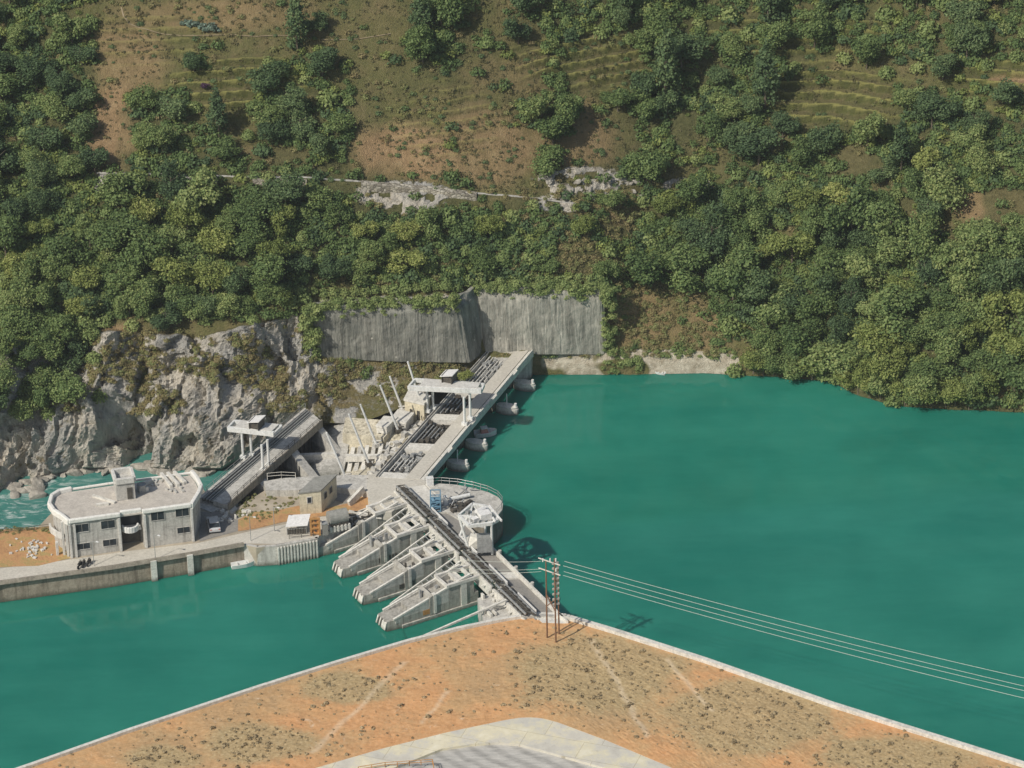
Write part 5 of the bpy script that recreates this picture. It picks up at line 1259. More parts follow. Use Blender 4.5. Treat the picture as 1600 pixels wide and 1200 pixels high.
# intake piers
tips = [(499, 871.5), (535, 906), (567.5, 947.5), (604, 989)]
E = Vector((math.cos(R(30)), math.sin(R(30)), 0)); Lt_ = Vector((-E.y, E.x, 0))
PL = ['farthest intake pier, whose blunt nose touches the quay corner', 'second intake pier from the quay corner', 'third intake pier, with square openings in its side', 'nearest intake pier, next to the orange embankment, with a wide brown opening']
for k, (tx, ty) in enumerate(tips):
    o0 = P(tx, ty, 0); pr = thing('intake_pier', o0, PL[k], 'pier', 'intake piers with sloping stair beams')
    W_ = 2.5 if k == 0 else 3.5
    # length until the truss line
    tl0, tl1 = P(*TL0, DZ), P(*TL1, DZ); dd_ = tl1-tl0
    LN = ((tl0.x-o0.x)*dd_.y-(tl0.y-o0.y)*dd_.x)/(E.x*dd_.y-E.y*dd_.x)
    def Q(x, y, z): p = o0+E*x+Lt_*y; return Vector((p.x, p.y, z))
    def bx(b, x0, x1, y0, y1, z0, z1, z1b=None):
        z1b = z1 if z1b is None else z1b
        b.hexa([Q(x0, y0, z0), Q(x1, y0, z0), Q(x1, y1, z0), Q(x0, y1, z0)], [Q(x0, y0, z1), Q(x1, y0, z1b), Q(x1, y1, z1b), Q(x0, y1, z1)])
    b = MB()
    b.hexa([Q(-.3, .2, -6), Q(2.6, 0, -6), Q(2.6, W_, -6), Q(-.3, W_-.2, -6)], [Q(.35, .35, 1.55), Q(2.6, 0, 1.7), Q(2.6, W_, 1.7), Q(.35, W_-.35, 1.55)])
    bx(b, 2.6, LN-.3, 0, W_, -6, 1.7, 2.1); b.build('pier_body', M['concrete_mid'], pr)
    b = MB(); b.hexa([Q(.02, .3, .3), Q(.3, .3, 1.4), Q(.3, 1.5, 1.4), Q(.02, 1.5, .3)], [Q(-.15, .3, .3), Q(.15, .3, 1.4), Q(.15, 1.5, 1.4), Q(-.15, 1.5, .3)])
    for j in range(4 if k else 3):
        y0 = (.35+j*.9)*W_/3.9*(1 if k else 1.25); b.beam(Q(-.12, y0+.2, .3), Q(.3, y0+.2, 1.5), .28, .06)
    b.build('nose_plate', M['concrete_light'], pr)
    b = MB()
    for j in range(3 if k else 2): b.beam(Q(-.10, (.98+j*.9)*W_/3.9, .35), Q(.31, (.98+j*.9)*W_/3.9, 1.5), .12, .07)
    b.build('nose_groove', M['dark_steel'], pr)
    b = MB(); bx(b, 4.2, LN-3.5, .45, W_-.45, 1.72, 2.4, 3.7)
    bx(b, LN-8.6, LN-8.0, -.12, W_+.12, .3, 3.6, 3.9); bx(b, LN-5.6, LN-5.2, .2, W_-.2, 2.0, 4.3); bx(b, LN-5.2, LN-1, 0, .3, 2.0, 4.3); b.build('stepped_wall', M['concrete_mid'], pr)
    b = MB(); bx(b, LN-3.3, LN-2.3, -.15, W_+.15, -1, DZ-.1); bx(b, LN-7.95, LN-7.5, -.2, .5, .8, 4.0); b.build('head_wall', M['concrete_light'], pr)
    b = MB()
    for (y0, y1) in ((-.2, .3), (W_-.3, W_+.2)): bx(b, LN-5.7, LN+.1, y0, y1, DZ-.25, DZ+.25)
    b.build('head_beam', M['concrete_light'], pr)
    b = MB()
    for x0 in (LN-5.7, LN-3.6, LN-1.4): bx(b, x0, x0+.4, .301, W_-.301, DZ-.3, DZ+.15)
    b.build('cross_wall', M['concrete_light'], pr)
    b = SB(); rr_ = random.Random(40+k)
    for j in range(9): bx(b, *(lambda x, y: (x, x+rr_.uniform(.2, .7), y, y+rr_.uniform(.2, .7)))(rr_.uniform(LN-9.5, LN-.8), rr_.uniform(.5, W_-1.2)), 2.2, rr_.uniform(3.0, 4.7))
    b.make('gate_gear', M['grey_steel'] if k % 2 else M['dark_steel'], pr)
    if k > 0:
        b = MB()
        if k == 3: bx(b, 6.2, 7.9, -.04, .3, .95, 1.75)
        else:
            for x0 in ((6.3, 8.1, 8.6, 9.1) if k == 1 else (6.2, 8.0, 8.5)): bx(b, x0, x0+(.32 if x0 > 7.5 else 1.2), -.04, .3, .95, 1.7)
        b.build('side_opening', M['rust'] if k == 3 else M['dark_steel'], pr)
    for (ya, yb) in ((.02, .42), (W_-.42, W_-.02)):
        b = MB(); xe = LN-3.4; zt = lambda x: 1.75+(DZ-1.0)*(x-1.3)/(LN-2.8)
        b.hexa([Q(1.6, ya, 1.0), Q(xe, ya, 1.0), Q(xe, yb, 1.0), Q(1.6, yb, 1.0)], [Q(1.6, ya, zt(1.6)-.1), Q(xe, ya, zt(xe)-.1), Q(xe, yb, zt(xe)-.1), Q(1.6, yb, zt(1.6)-.1)])
        b.build('side_wall', M['concrete'], pr)
    b = MB(); bx(b, 2.6, LN-.3, -.22, -.005, -3, .55); b.build('water_ledge', M['concrete_light'], pr)
    for (y_, nm) in ((.15, 'stair_beam'), (W_-.15, 'stair_beam')):
        b = MB(); b.beam(Q(1.3, y_, 1.75), Q(LN-1.5, y_, DZ+.75), .32, .3); b.build(nm, M['concrete_light'], pr)
    if k:
        for (y_, x_) in ((W_+1.1, 9.5), (W_+2.6, 8.5)):
            b = MB(); b.beam(Q(x_-4.5, y_, .5), Q(LN-.6, y_+.1, DZ+.35), .2, .22); b.build('gate_arm', M['concrete_light'], pr)
        b = MB()
        for j in range(12): t = j/12; b.beam(Q(5.2+(LN-6)*t, W_+1.1, .65+(DZ-.3)*t), Q(5.2+(LN-6)*t, W_+2.6, .75+(DZ-.3)*t), .09, .09)
        b.build('arm_lacing', M['grey_steel'], pr)
    b = MB(); N = int(LN*2.2)
    for j in range(N):
        t = (j+.5)/N; z = 1.6+(DZ+.6-1.6)*t; b.beam(Q(1.3+(LN-2.8)*t, .3, z-.1), Q(1.3+(LN-2.8)*t, .95, z-.1), .14, .08)
    b.build('stair_tread', M['grey_steel'], pr)
    # inclined trash rack of the next bay (between this pier and the one behind it)
    b = MB(); N = 22
    for j in range(N):
        t = (j+.5)/N; b.beam(Q(1.5+6.0*t, W_+.1, .25+1.1*t), Q(1.5+6.0*t, W_+2.0, -.2+1.1*t), .09, .07)
    b.beam(Q(1.5, W_+1.9, -.1), Q(7.5, W_+1.9, 1.0), .12, .12)
    b.build('rack_grille', M['grey_steel'], pr)
# last bay : stair beam running down onto the embankment edge
o0 = P(641, 1003, 2.2)
st = thing('bank_stair', o0, 'inclined stair beam with ladder bars climbing from the embankment edge to the last gate truss', 'stair')
b = MB(); e_ = IB(.86, -.02, DZ+.6); b.beam(o0, e_, .28, .28); b.build('stair_beam', M['concrete_light'], st)
b = MB()
for j in range(26):
    p = o0.lerp(e_, (j+.5)/27); b.beam(p+Vector((0, .1, -.15)), p+Vector((-.75, .75, -.75)), .09, .08)
b.build('rack_grille', M['grey_steel'], st)
ah = thing('abutment_wall', P(760, 962, 0), 'grey concrete abutment joining the intake bridge to the tip of the embankment', 'wall')
b = MB(); b.prism([tuple(P(x, y, 3.6)[:2]) for x, y in [(746, 935), (800, 915), (850, 980), (760, 985)]], -9, 3.6); b.build('body', M['concrete'], ah)
b = MB()
for k in range(14): q_ = P(random.uniform(752, 800), random.uniform(925, 960), 3.9); b.box(q_, (random.uniform(.4, 1.4), random.uniform(.2, .5), random.uniform(.3, 1.1)), random.choice((.5, -1.07)))
b.build('block', M['concrete_light'], ah)

# ------------------------------------------------------------------ rounded platform with machinery
rp = thing('intake_platform', P(720, 790, 0), 'rounded concrete platform bulging into the reservoir beside the plaza', 'platform')
pl = [(664, 757), (690, 756), (715, 758), (740, 763), (762, 769), (778, 777), (785, 786), (784, 796), (776, 806), (758, 822), (730, 818), (700, 800)]
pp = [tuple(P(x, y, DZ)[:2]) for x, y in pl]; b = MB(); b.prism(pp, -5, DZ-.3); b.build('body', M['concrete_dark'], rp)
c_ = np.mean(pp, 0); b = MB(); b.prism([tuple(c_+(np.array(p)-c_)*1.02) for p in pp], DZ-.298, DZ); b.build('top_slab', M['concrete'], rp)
railing([P(x, y, DZ) for x, y in pl[:9]], 1.1, M['grey_steel'], parent=rp)
cr = thing('blue_winch', P(682, 798, DZ), 'blue steel lattice winch frame on the rounded platform', 'winch', )
b = MB(); a_ = P(673, 800, DZ)
for i in range(2):
    for j in range(2): b.beam(a_+Vector((i*1.5, j*2.2, 0)), a_+Vector((i*1.5, j*2.2, 2.6)), .16, .16)
for z in (.1, .9, 1.7, 2.6):
    b.beam(a_+Vector((0, 0, z)), a_+Vector((1.5, 0, z)), .13, .13); b.beam(a_+Vector((0, 2.2, z)), a_+Vector((1.5, 2.2, z)), .13, .13)
    b.beam(a_+Vector((0, 0, z)), a_+Vector((0, 2.2, z)), .13, .13); b.beam(a_+Vector((1.5, 0, z)), a_+Vector((1.5, 2.2, z)), .13, .13)
for z in (.1, .9, 1.7): b.beam(a_+Vector((0, 0, z)), a_+Vector((1.5, 0, z+.8)), .1, .1); b.beam(a_+Vector((1.5, 0, z)), a_+Vector((1.5, 2.2, z+.8)), .1, .1)
b.build('frame', M['blue_steel'], cr)
b = MB(); b.tube(a_+Vector((.1, 1.1, 1.3)), a_+Vector((1.4, 1.1, 1.3)), .5, 12); b.box(a_+Vector((.75, 1.1, .5)), (1.1, 1.4, .6)); b.build('drum', M['blue_steel'], cr)
def boxthing(name, px, py, dims, rz, mat, lid, label, cat, z=None, group=None):
    z = DZ if z is None else z
    p = P(px, py, z); o = thing(name, p, label, cat, group)
    b = MB(); b.box(p+Vector((0, 0, dims[2]/2)), dims, rz); b.build('body', mat, o)
    b = MB(); b.box(p+Vector((0, 0, dims[2]+.04)), (dims[0]*1.08, dims[1]*1.08, .08), rz); b.build('lid', lid, o); return o
boxthing('control_cabinet', 672, 758, (1.0, .8, 1.3), .2, M['tarp'], M['white_steel'], 'white control cabinet at the far left corner of the rounded platform', 'cabinet')
boxthing('control_cabinet', 696, 789, (.6, .5, 1.5), .2, M['tarp'], M['white_steel'], 'slim tall white cabinet beside the blue winch', 'cabinet')
pt_ = thing('steel_pipe', P(718, 777, DZ), 'long silver pipe lying on supports across the rounded platform', 'pipe')
b = MB(); b.tube(P(703, 780, DZ+.6), P(734, 773, DZ+.6), .32, 10); b.build('pipe', M['white_steel'], pt_)
b = MB()
for t in (.1, .5, .9): q_ = P(*lin((703, 780), (734, 773), t), DZ+.2); b.box(q_, (.3, .9, .5), .2)
b.build('support', M['dark_steel'], pt_)
mc = thing('machinery_pile', P(718, 792, DZ), 'pile of dark steel parts on the rounded platform under the silver pipe', 'machinery')
b = MB()
for k in range(30): q_ = P(random.uniform(703, 738), random.uniform(784, 800), DZ+.2); b.box(q_, (random.uniform(.2, .9), random.uniform(.2, .7), random.uniform(.2, .8)), random.uniform(0, 3))
b.build('part', M['dark_steel'], mc)
b = MB()
for k in range(14): q_ = P(random.uniform(700, 740), random.uniform(762, 798), DZ+.25); b.beam(q_, q_+Vector((random.uniform(-1.3, 1.3), random.uniform(-1.3, 1.3), random.uniform(0, .7))), .14, .14)
b.build('beam', M['grey_steel'], mc)
# tall white rack cleaner
rc_ = thing('rack_cleaner', P(742, 850, DZ), 'tall white rack-cleaning machine with a cluttered top frame on slim legs at the reservoir edge', 'rack cleaner')
tz_ = 10.4
tq = [(717, 806), (733, 822), (768, 818), (779, 812), (760, 792), (738, 788)]
tqp = [P(x, y, tz_) for x, y in tq]
b = MB()
for i in range(6): b.beam(tqp[i], tqp[(i+1) % 6], .35, .5)
b.beam(tqp[0], tqp[3], .25, .35); b.beam(tqp[1], tqp[4], .25, .35); b.beam(tqp[1], tqp[5], .2, .3); b.beam(tqp[2], tqp[5], .2, .3); b.build('top_frame', M['white_steel'], rc_)
b = MB(); c_ = sum(tqp, Vector())/6; b.prism([tuple((c_+(p-c_)*.8)[:2]) for p in tqp[2:]], tz_+.05, tz_+.15); b.build('top_floor', M['plaster'], rc_)
for (x, y) in ((717, 842), (733, 862), (769, 866), (758, 838)):
    p = P(x, y, DZ); p = Vector((p.x, p.y, DZ)); b = MB(); near = min(tqp, key=lambda q: (q-p).xy.length); b.tube(p, Vector((near.x, near.y, tz_)), .2, 8); b.build('leg', M['white_steel'], rc_)
b = MB(); b.box(P(757, 805, tz_+.7), (1.8, 1.5, 1.0), .4); b.tube(P(745, 801, tz_+.8), P(757, 795, tz_+.8), .5, 10); b.box(P(742, 812, tz_+.4), (1.0, .8, .7), .7); b.build('winch', M['tarp'], rc_)
b = SB()
for k in range(12): q_ = P(random.uniform(730, 765), random.uniform(795, 815), tz_+.4); b.box(q_, (.5, .3, .5), random.uniform(0, 3))
b.make('winch_part', M['grey_steel'], rc_)
b = MB(); b.beam(P(758, 792, tz_+.6), P(774, 815, tz_+.3), .2, .3); b.beam(P(764, 790, tz_+.6), P(784, 814, tz_+.1), .2, .3); b.build('boom', M['tarp'], rc_)
b = MB(); q_ = P(757, 848, 6.6); b.box(q_, (2.2, 1.4, 2.6), .05); b.build('rake_bucket', M['grey_steel'], rc_)
b = MB(); q_ = P(740, 848, 6.2); b.hexa([P(728, 858, 5), P(748, 858, 5), P(748, 848, 5), P(728, 848, 5)], [P(735, 838, 7), P(748, 842, 7), P(748, 836, 7), P(735, 832, 7)]); b.build('chute', M['concrete_light'], rc_)

# ------------------------------------------------------------------ things on the yard
# car
def car(loc, rz, label):
    o = thing('parked_car', loc, label, 'car', rz=rz)
    Lc, Wc = 4.2, 1.75
    prof = [(-2.1, .35), (-2.1, .85), (-1.75, .95), (-1.35, 1.02), (-.6, 1.0), (1.1, .98), (2.0, .82), (2.1, .6), (2.1, .35)]
    b = LB()
    def loft(prof, w0, w1):
        n_ = len(prof); vs = [(x, -w0/2, z) for x, z in prof]+[(x, w0/2, z) for x, z in prof]
        b.add(vs, [tuple(range(n_)), tuple(range(2*n_-1, n_-1, -1))]+[((i+1) % n_, i, n_+i, n_+(i+1) % n_) for i in range(n_)])
    loft(prof, Wc, Wc); bo = b.build('body', M['car_white'], o, bevel=.08)
    b = LB(); b.hexa([(-1.75, -.8, .96), (1.0, -.8, .96), (1.0, .8, .96), (-1.75, .8, .96)], [(-1.25, -.66, 1.48), (.3, -.66, 1.48), (.3, .66, 1.48), (-1.25, .66, 1.48)]); gl = b.build('windows', M['glass'], o)
    b = LB(); b.box((-.48, 0, 1.50), (1.6, 1.36, .06)); b.build('roof', M['car_white'], o)
    for x in (-1.3, 1.3):
        for y in (-.8, .8):
            b = LB(); b.tube((x, y-.1, .33), (x, y+.1, .33), .33, 14); wh = b.build('wheel', M['rubber'], o)
            b = LB(); b.tube((x, y-.12, .33), (x, y+.12, .33), .18, 10); b.build('rim', M['grey_steel'], wh)
    for y in (-.6, .6): b = LB(); b.box((2.09, y, .68), (.08, .35, .16)); b.build('headlight', M['tarp'], o)
    for y in (-.65, .65): b = LB(); b.box((-2.09, y, .78), (.08, .25, .18)); b.build('tail_light', M['red_paint'], o)
    return o
cp = P(334, 824, GZ+.02); car(cp, R(100), 'silver-white car parked in the shade at the right end of the white building')
# motorbikes
def bike(loc, rz):
    o = thing('motorbike', loc, 'dark motorbike parked on the promenade before the left end of the white building', 'motorbike', 'motorbikes on the promenade', rz)
    for x in (-.62, .62):
        b = LB(); b.tube((x, -.06, .3), (x, .06, .3), .3, 12); b.build('wheel', M['rubber'], o)
    b = LB(); b.beam((-.55, 0, .75), (.1, 0, .78), .24, .12); b.build('seat', M['rubber'], o)
    b = LB(); b.box((.2, 0, .8), (.45, .28, .24)); b.box((0, 0, .45), (.5, .25, .35)); b.beam((-.62, 0, .3), (0, 0, .5), .1, .08); b.build('frame', M['dark_steel'], o)
    b = LB(); b.beam((.62, 0, .3), (.42, 0, 1.0), .1, .08); b.beam((.42, -.35, 1.02), (.42, .35, 1.02), .05, .05); b.build('handlebar', M['grey_steel'], o)
for x, y, r_ in ((125, 886, 70), (131, 884, 80), (139, 882, 75)): bike(P(x, y, GZ+.02), R(r_))
# white canopy over stored goods
cn = thing('canopy', P(464, 833, GZ), 'small white-sheeted canopy on thin posts beside the quay corner', 'canopy')
cc = [P(449, 836, GZ), P(479, 834, GZ), P(484, 822, GZ), P(454, 824, GZ)]
b = MB()
for p in cc: b.tube(p, p+Vector((0, 0, 1.55)), .05, 6)
b.build('post', M['grey_steel'], cn)
b = MB(); up_ = [cc[0]+Vector((-.2, -.2, 1.5)), cc[1]+Vector((.2, -.2, 1.5)), cc[2]+Vector((.2, .2, 2.0)), cc[3]+Vector((-.2, .2, 2.0))]; b.hexa(up_, [p+Vector((0, 0, .06)) for p in up_]); b.build('sheet_roof', M['tarp'], cn)
dr = MB()
for k in range(7):
    q_ = P(452+k*4.2, 834-k*.3, GZ+.02); o = thing('oil_drum', q_, 'dark drum in the row stored under the white canopy', 'drum', 'drums under the canopy')
    b = MB(); b.tube(q_, q_+Vector((0, 0, .88)), .29, 12); b.build('body', M['dark_steel'], o)
    b = MB(); b.tube(q_+Vector((0, 0, .881)), q_+Vector((0, 0, .9)), .26, 12); b.build('lid', M['grey_steel'], o)
railing([P(452, 842, GZ), P(490, 838, GZ)], .6, M['dark_steel'], 'low dark railing in front of the white canopy on the quay corner', 'railing')
# rusty orange bulkhead
rb_ = thing('steel_bulkhead', P(493, 836, GZ), 'orange rusty upright steel bulkhead frame between the canopy and the barrel-roofed tank', 'steel frame')
p = P(493, 836, GZ); b = MB()
for x in (-.65, .65): b.box(p+Vector((x, 0, 1.5)), (.3, .35, 3.0), .1)
for z in (.3, 1.2, 2.1, 2.85): b.box(p+Vector((0, .02, z)), (1.1, .3, .28), .1)
b.build('frame', M['rust'], rb_); b = MB(); b.box(p+Vector((0, .12, 1.5)), (1.1, .08, 2.7), .1); b.build('plate', M['rust'], rb_)
b = MB()
for z in (.75, 1.65, 2.48): b.tube(p+Vector((.05, .06, z)), p+Vector((.05, .0, z)), .18, 10)
b.build('hole', M['dark_steel'], rb_)
boxthing('equipment_locker', 508, 834, (.8, 1.0, 1.9), .2, M['asphalt'], M['grey_steel'], 'narrow dark grey locker next to the orange steel frame', 'locker', z=GZ)
# barrel roofed tank
bt = thing('barrel_tank', P(530, 826, GZ), 'grey horizontal cylindrical tank on a pale ribbed plinth near the first intake pier', 'tank')
a_, c_ = P(517, 832, GZ), P(546, 826, GZ); dv = (c_-a_).normalized(); pv = Vector((-dv.y, dv.x, 0))
b = MB(); b.tube(a_+pv*1.0+Vector((0, 0, 1.95)), c_+pv*1.0+Vector((0, 0, 1.95)), 1.1, 20); b.build('shell', M['tile_grey'], bt, smooth=False)
b = MB(); m_ = (a_+c_)/2+pv*1.0; b.box(m_+Vector((0, 0, .35)), ((c_-a_).length+.2, 1.9, .7), math.atan2(dv.y, dv.x))
for k in range(6): q_ = a_.lerp(c_, k/5); b.box(q_+Vector((0, 0, .45)), (.28, .3, .95), math.atan2(dv.y, dv.x))
b.build('plinth', M['concrete_light'], bt)
b = MB()
for k in range(5): q_ = a_.lerp(c_, (k+.5)/5); b.box(q_+pv*.1+Vector((0, 0, 1.05)), (.4, .1, .35), math.atan2(dv.y, dv.x))
b.build('hatch', M['dark_steel'], bt)
# steel pile
spl = thing('steel_pile', P(568, 806, GZ), 'untidy stack of light and dark steel trusses between the tank and the intake', 'steel pile')
b = MB(); b2 = MB()
for k in range(26):
    q_ = P(random.uniform(552, 582), random.uniform(800, 810), GZ+random.uniform(.1, .8)); e_ = q_+Vector((random.uniform(1.0, 2.6)*random.choice((-1, 1)), random.uniform(-.6, .9), random.uniform(-.3, .4)))
    (b if k % 2 else b2).beam(q_, e_, .16, .18)
b.build('light_truss', M['concrete_light'], spl); b2.build('dark_truss', M['dark_steel'], spl)
# fences on the terrace and lamp posts
railing([P(418, 750, TZ-.3), P(440, 748, TZ-.3), P(462, 749, TZ-.3)], 1.2, M['concrete_light'], 'pale railing at the rear edge of the terrace left of the small house', 'railing')
rwall = thing('ramp_wall', P(555, 776, 3.4), 'narrow bright-topped ramp wall right of the small house', 'wall')
b = MB(); b.beam(P(568, 764, TZ+.1), P(545, 788, GZ+.3), .5, 1.2); b.build('body', M['concrete_light'], rwall)
block('ramp', [(530, 762), (566, 764), (545, 787), (524, 781)], -1, GZ+.05, M['asphalt'])
for (x, y, lb_) in ((147, 884, 'thin pale lamp post on the promenade beside the motorbikes'), (243, 874, 'thin pale lamp post on the promenade below the middle of the white building'), (429, 830, 'thin pale lamp post on the quay near the white canopy'), (392, 845, 'thin pale lamp post on the promenade above the small white boat')):
    p = P(x, y, GZ); o = thing('lamp_post', p, lb_, 'lamp post'); b = MB(); b.tube(p, p+Vector((0, 0, 4.2)), .06, 6, .04); b.build('pole', M['grey_steel'], o)
    b = MB(); b.beam(p+Vector((0, 0, 4.2)), p+Vector((.7, -.3, 4.35)), .06, .06); b.build('arm', M['grey_steel'], o)
    b = MB(); b.box(p+Vector((.8, -.35, 4.33)), (.45, .2, .1), -.4); b.build('lamp_head', M['tarp'], o)
b = SB()
jp = thing('junk_heap', P(350, 805, GZ), 'scattered pale scrap and rubble in the shade at the foot of the sluice bridge', 'scrap heap')
for k in range(34): q_ = P(random.uniform(338, 392), random.uniform(796, 816), GZ+.15); b.box(q_, (random.uniform(.2, .8), random.uniform(.15, .5), random.uniform(.15, .6)), random.uniform(0, 3))
b.make('rubble', M['concrete_light'], jp)
b = SB(); dp = thing('debris_pile', P(40, 850, GZ), 'small pile of pale debris on the orange ground left of the white building', 'debris')
for k in range(40): q_ = P(random.gauss(52, 16), random.gauss(858, 8), GZ+.12); b.box(q_, (random.uniform(.15, .6), random.uniform(.15, .5), random.uniform(.1, .4)), random.uniform(0, 3))
b.make('rubble', M['plaster'], dp)
railing([P(-60, 838, GZ), P(30, 832, GZ), P(78, 826, GZ)], .8, M['dark_steel'], 'thin dark fence at the river edge of the orange ground', 'fence', step=3)
tt_ = [clump_mesh(60, 400+i, .7, .3, .8) for i in range(4)]
pos = []; scl = []
for k in range(120):
    x, y = rng.uniform(370, 470), rng.uniform(770, 815)
    if y > 765+abs(x-372)*.0 and x < 372+(815-y)*1.6+40: pos.append(np.array(P(x, y, GZ-.0))); scl.append(rng.uniform(.25, .6))
for k in range(50): pos.append(np.array(P(rng.uniform(-30, 80), rng.normal(828, 3), GZ))); scl.append(rng.uniform(.25, .6))
scatter('yard_scrub', pos, scl, tt_, M['leaf_dry'], 'green weeds on the lawn bank by the sluice bridge and the river edge', 'weeds')
bush_o = thing('bush', P(727, 596, DZ-.5), 'yellow-green bush at the edge of the main dam just above the gantry', 'bush')
c_ = bpy.data.objects.new('crown', KIND['pale'][0][0][0]); COL.objects.link(c_); c_.parent = bush_o; c_.scale = (.45,)*3
t_ = bpy.data.objects.new('stem', KIND['bush'][0][0][1]); COL.objects.link(t_); t_.parent = bush_o; t_.scale = (.5,)*3

# ------------------------------------------------------------------ boats
def boat(loc, rz, Lb_, Wb_, Hb_, label, cabin=False, group=None):
    o = thing('small_boat', loc, label, 'boat', group, rz)
    N = 14; out = []
    for i in range(N+1):
        t = i/N; x = -Lb_/2+Lb_*t; w_ = Wb_/2*(min(1, (1-t)*2.6)**.6)*(.86+.14*min(1, t*4)); sh = Hb_*(1+.25*t*t)
        out.append((x, w_, sh))
    V = []; F_ = []
    for x, w_, sh in out:
        V += [(x, -w_, sh), (x, -w_*.7, -.1), (x, w_*.7, -.1), (x, w_, sh), (x, w_*.82, sh), (x, w_*.6, .12), (x, -w_*.6, .12), (x, -w_*.82, sh)]
    for i in range(N):
        for j in range(8): F_.append((i*8+j, i*8+(j+1) % 8, (i+1)*8+(j+1) % 8, (i+1)*8+j))
    F_ += [tuple(range(7, -1, -1)), tuple(range(N*8, N*8+8))]
    b = LB(); b.add(V, F_); b.build('hull', M['boat_white'], o)
    b = LB()
    for x in (-.25, .12): b.box((x*Lb_, 0, Hb_*.8), (.22, Wb_*.78, .06))
    b.build('thwart', M['boat_white'], o)
    if cabin:
        b = LB(); b.hexa([(-.9, -.55, Hb_*.6), (.5, -.55, Hb_*.6), (.5, .55, Hb_*.6), (-.9, .55, Hb_*.6)], [(-.7, -.45, Hb_+.65), (.2, -.45, Hb_+.65), (.2, .45, Hb_+.65), (-.7, .45, Hb_+.65)]); b.build('cabin', M['red_paint'], o)
        b = LB(); b.box((-.25, 0, Hb_+.7), (1.1, 1.05, .09)); b.build('cabin_roof', M['boat_white'], o)
    return o
boat(P(380, 885, 0), R(14), 3.6, 1.3, .65, 'small open white boat floating against the brown quay wall')
boat(P(759, 680, 0), R(12), 3.6, 1.9, .75, 'small white boat with a faded red cabin moored at the second pier nose', True)
boat(P(1031, 584, 0), R(160), 1.8, .9, .35, 'tiny white boat at the far bank of the reservoir')

# ------------------------------------------------------------------ power line structure in the foreground
PZ = EZ
hf = thing('power_pole_frame', P(862, 1000, PZ), 'brown wooden power pole frame with cross arms on the tip of the orange embankment', 'power pole')
p1, p2, p3 = P(855, 996, PZ), P(868.5, 1004, PZ), P(873.5, 990, PZ)
def topz(p, ty): return PV(proj(p)[0], ty, p, p+Vector((1, 0, 0))).z
z1, z2, z3 = topz(p1, 876), topz(p2, 873), topz(p3, 880)
for p, z_ in ((p1, z1), (p2, z2), (p3, z3)):
    b = MB(); b.tube(p-Vector((0, 0, .5)), Vector((p.x, p.y, z_)), .13, 8, .09); b.build('pole', M['wood'], hf)
def at_z(p, z_): return Vector((p.x, p.y, z_))
b = MB()
for dz in (.25, 1.9):
    d_ = (p2-p1).normalized(); b.beam(at_z(p1, z1-dz)-d_*1.6, at_z(p2, z2-dz-.3)+d_*1.2, .13, .13)
b.build('cross_arm', M['concrete_light'], hf)
b = MB(); b.beam(at_z(p1, z1-7.6), at_z(p2, z1-5.6), .12, .12); b.beam(at_z(p1, z1-5.6), at_z(p2, z1-7.6), .12, .12); b.beam(at_z(p2, z2-3), at_z(p3, z2-6), .1, .1); b.beam(at_z(p2, z2-6), at_z(p3, z2-3), .1, .1); b.build('brace', M['wood'], hf)
b = SB()
for j in range(9): z_ = z2-.8-j*.85; b.beam(at_z(p2, z_)-Vector((.35, 0, 0)), at_z(p2, z_)+Vector((.6, .3, 0)), .16, .3)
b.make('bracket', M['concrete'], hf)
ins_pts = []
b = MB()
for j, (t, dz) in enumerate(((-.35, .25), (.5, .25), (1.15, .25), (1.15, 1.9))):
    q_ = at_z(p1, z1-dz).lerp(at_z(p2, z2-dz-.3), t)+Vector((0, 0, .1)); b.tube(q_, q_+Vector((0, 0, .5)), .1, 8); ins_pts.append(q_+Vector((0, 0, .5)))
b.build('insulator', M['tarp'], hf)
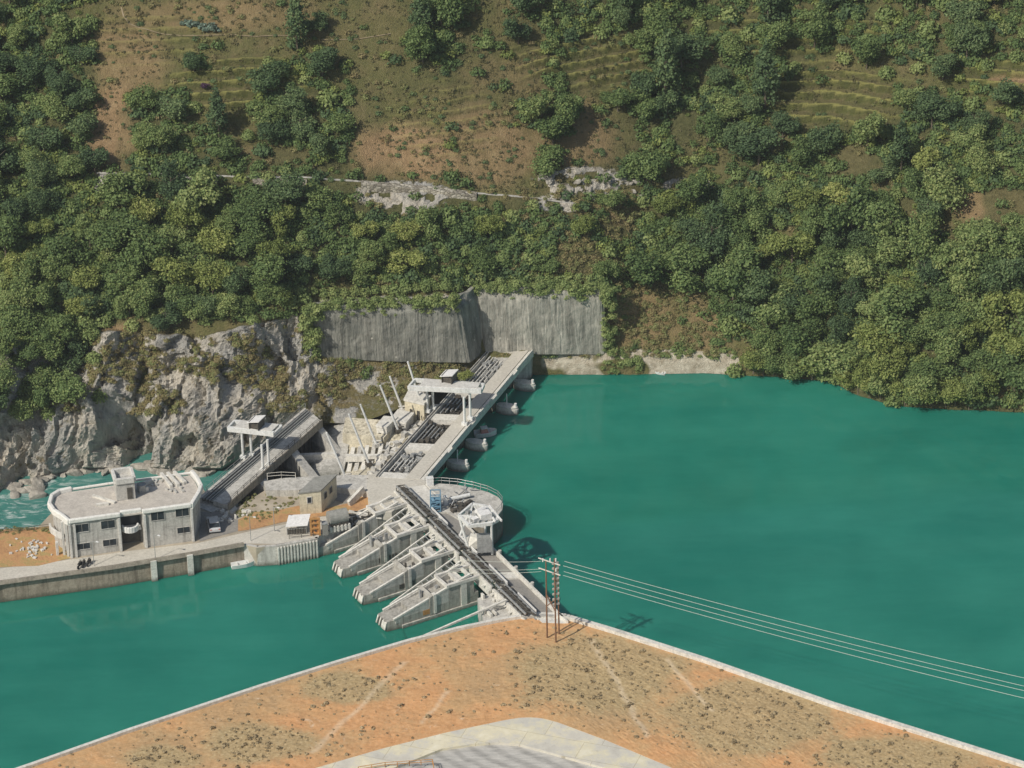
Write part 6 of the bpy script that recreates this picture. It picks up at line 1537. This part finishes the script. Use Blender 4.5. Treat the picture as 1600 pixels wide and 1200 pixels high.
starts = [(882, 877), (880, 884), (881, 893), (880, 899)]; ends = [(1640, 1059), (1640, 1072), (1640, 1079), (1640, 1091)]
WLB = ['topmost of the four power wires sagging to the right over the reservoir', 'second from the top of the four power wires over the reservoir', 'third from the top of the four power wires over the reservoir', 'lowest of the four power wires over the reservoir']
for k in range(4):
    a_ = P(*starts[k], z2-.2-.5*k); c_ = P(*ends[k], z2-3.0-.5*k); c_ = a_.lerp(c_, 1.4); b = MB(); prev = a_
    for j in range(1, 31):
        t = j/30; q_ = a_.lerp(c_, t)-Vector((0, 0, 4.6*(t-t*t)*1.0)); b.tube(prev, q_, .028, 5); prev = q_
    tag(b.build('power_wire', M['wire']), WLB[k], 'wire', 'power wires over the reservoir')
tgt = P(717, 812, 10.2)
for k, (x, y) in enumerate([(845, 877), (846, 889), (846, 893)]):
    a_ = P(x, y, z1-.3-.8*k*.8); c_ = P(700, y-4+k*2, 11.0-.5*k); b = MB(); prev = a_
    for j in range(1, 15):
        t = j/14; q_ = a_.lerp(c_, t)-Vector((0, 0, 1.2*(t-t*t))); b.tube(prev, q_, .022, 5); prev = q_
    tag(b.build('power_wire', M['wire']), ['upper thin wire running left from the pole frame to the rack cleaner', 'middle thin wire running left from the pole frame', 'lowest thin wire running left from the pole frame'][k], 'wire', 'wires left of the pole frame')

# ------------------------------------------------------------------ thin valley haze
hz = MB(); hz.hexa([(-330, -640, -10.5), (330, -640, -10.5), (330, 190, -10.5), (-330, 190, -10.5)], [(-330, -640, 330), (330, -640, 330), (330, 190, 330), (-330, 190, 330)])
hm = bpy.data.materials.new('haze_air'); hm.use_nodes = True; nt_ = hm.node_tree; nt_.nodes.remove(nt_.nodes['Principled BSDF'])
pv_ = nt_.nodes.new('ShaderNodeVolumePrincipled'); pv_.inputs['Color'].default_value = (.80, .86, .92, 1); pv_.inputs['Density'].default_value = .00009; pv_.inputs['Anisotropy'].default_value = .2
nt_.links.new(pv_.outputs[0], nt_.nodes['Material Output'].inputs['Volume'])
tag(hz.build('haze', hm), kind='stuff')
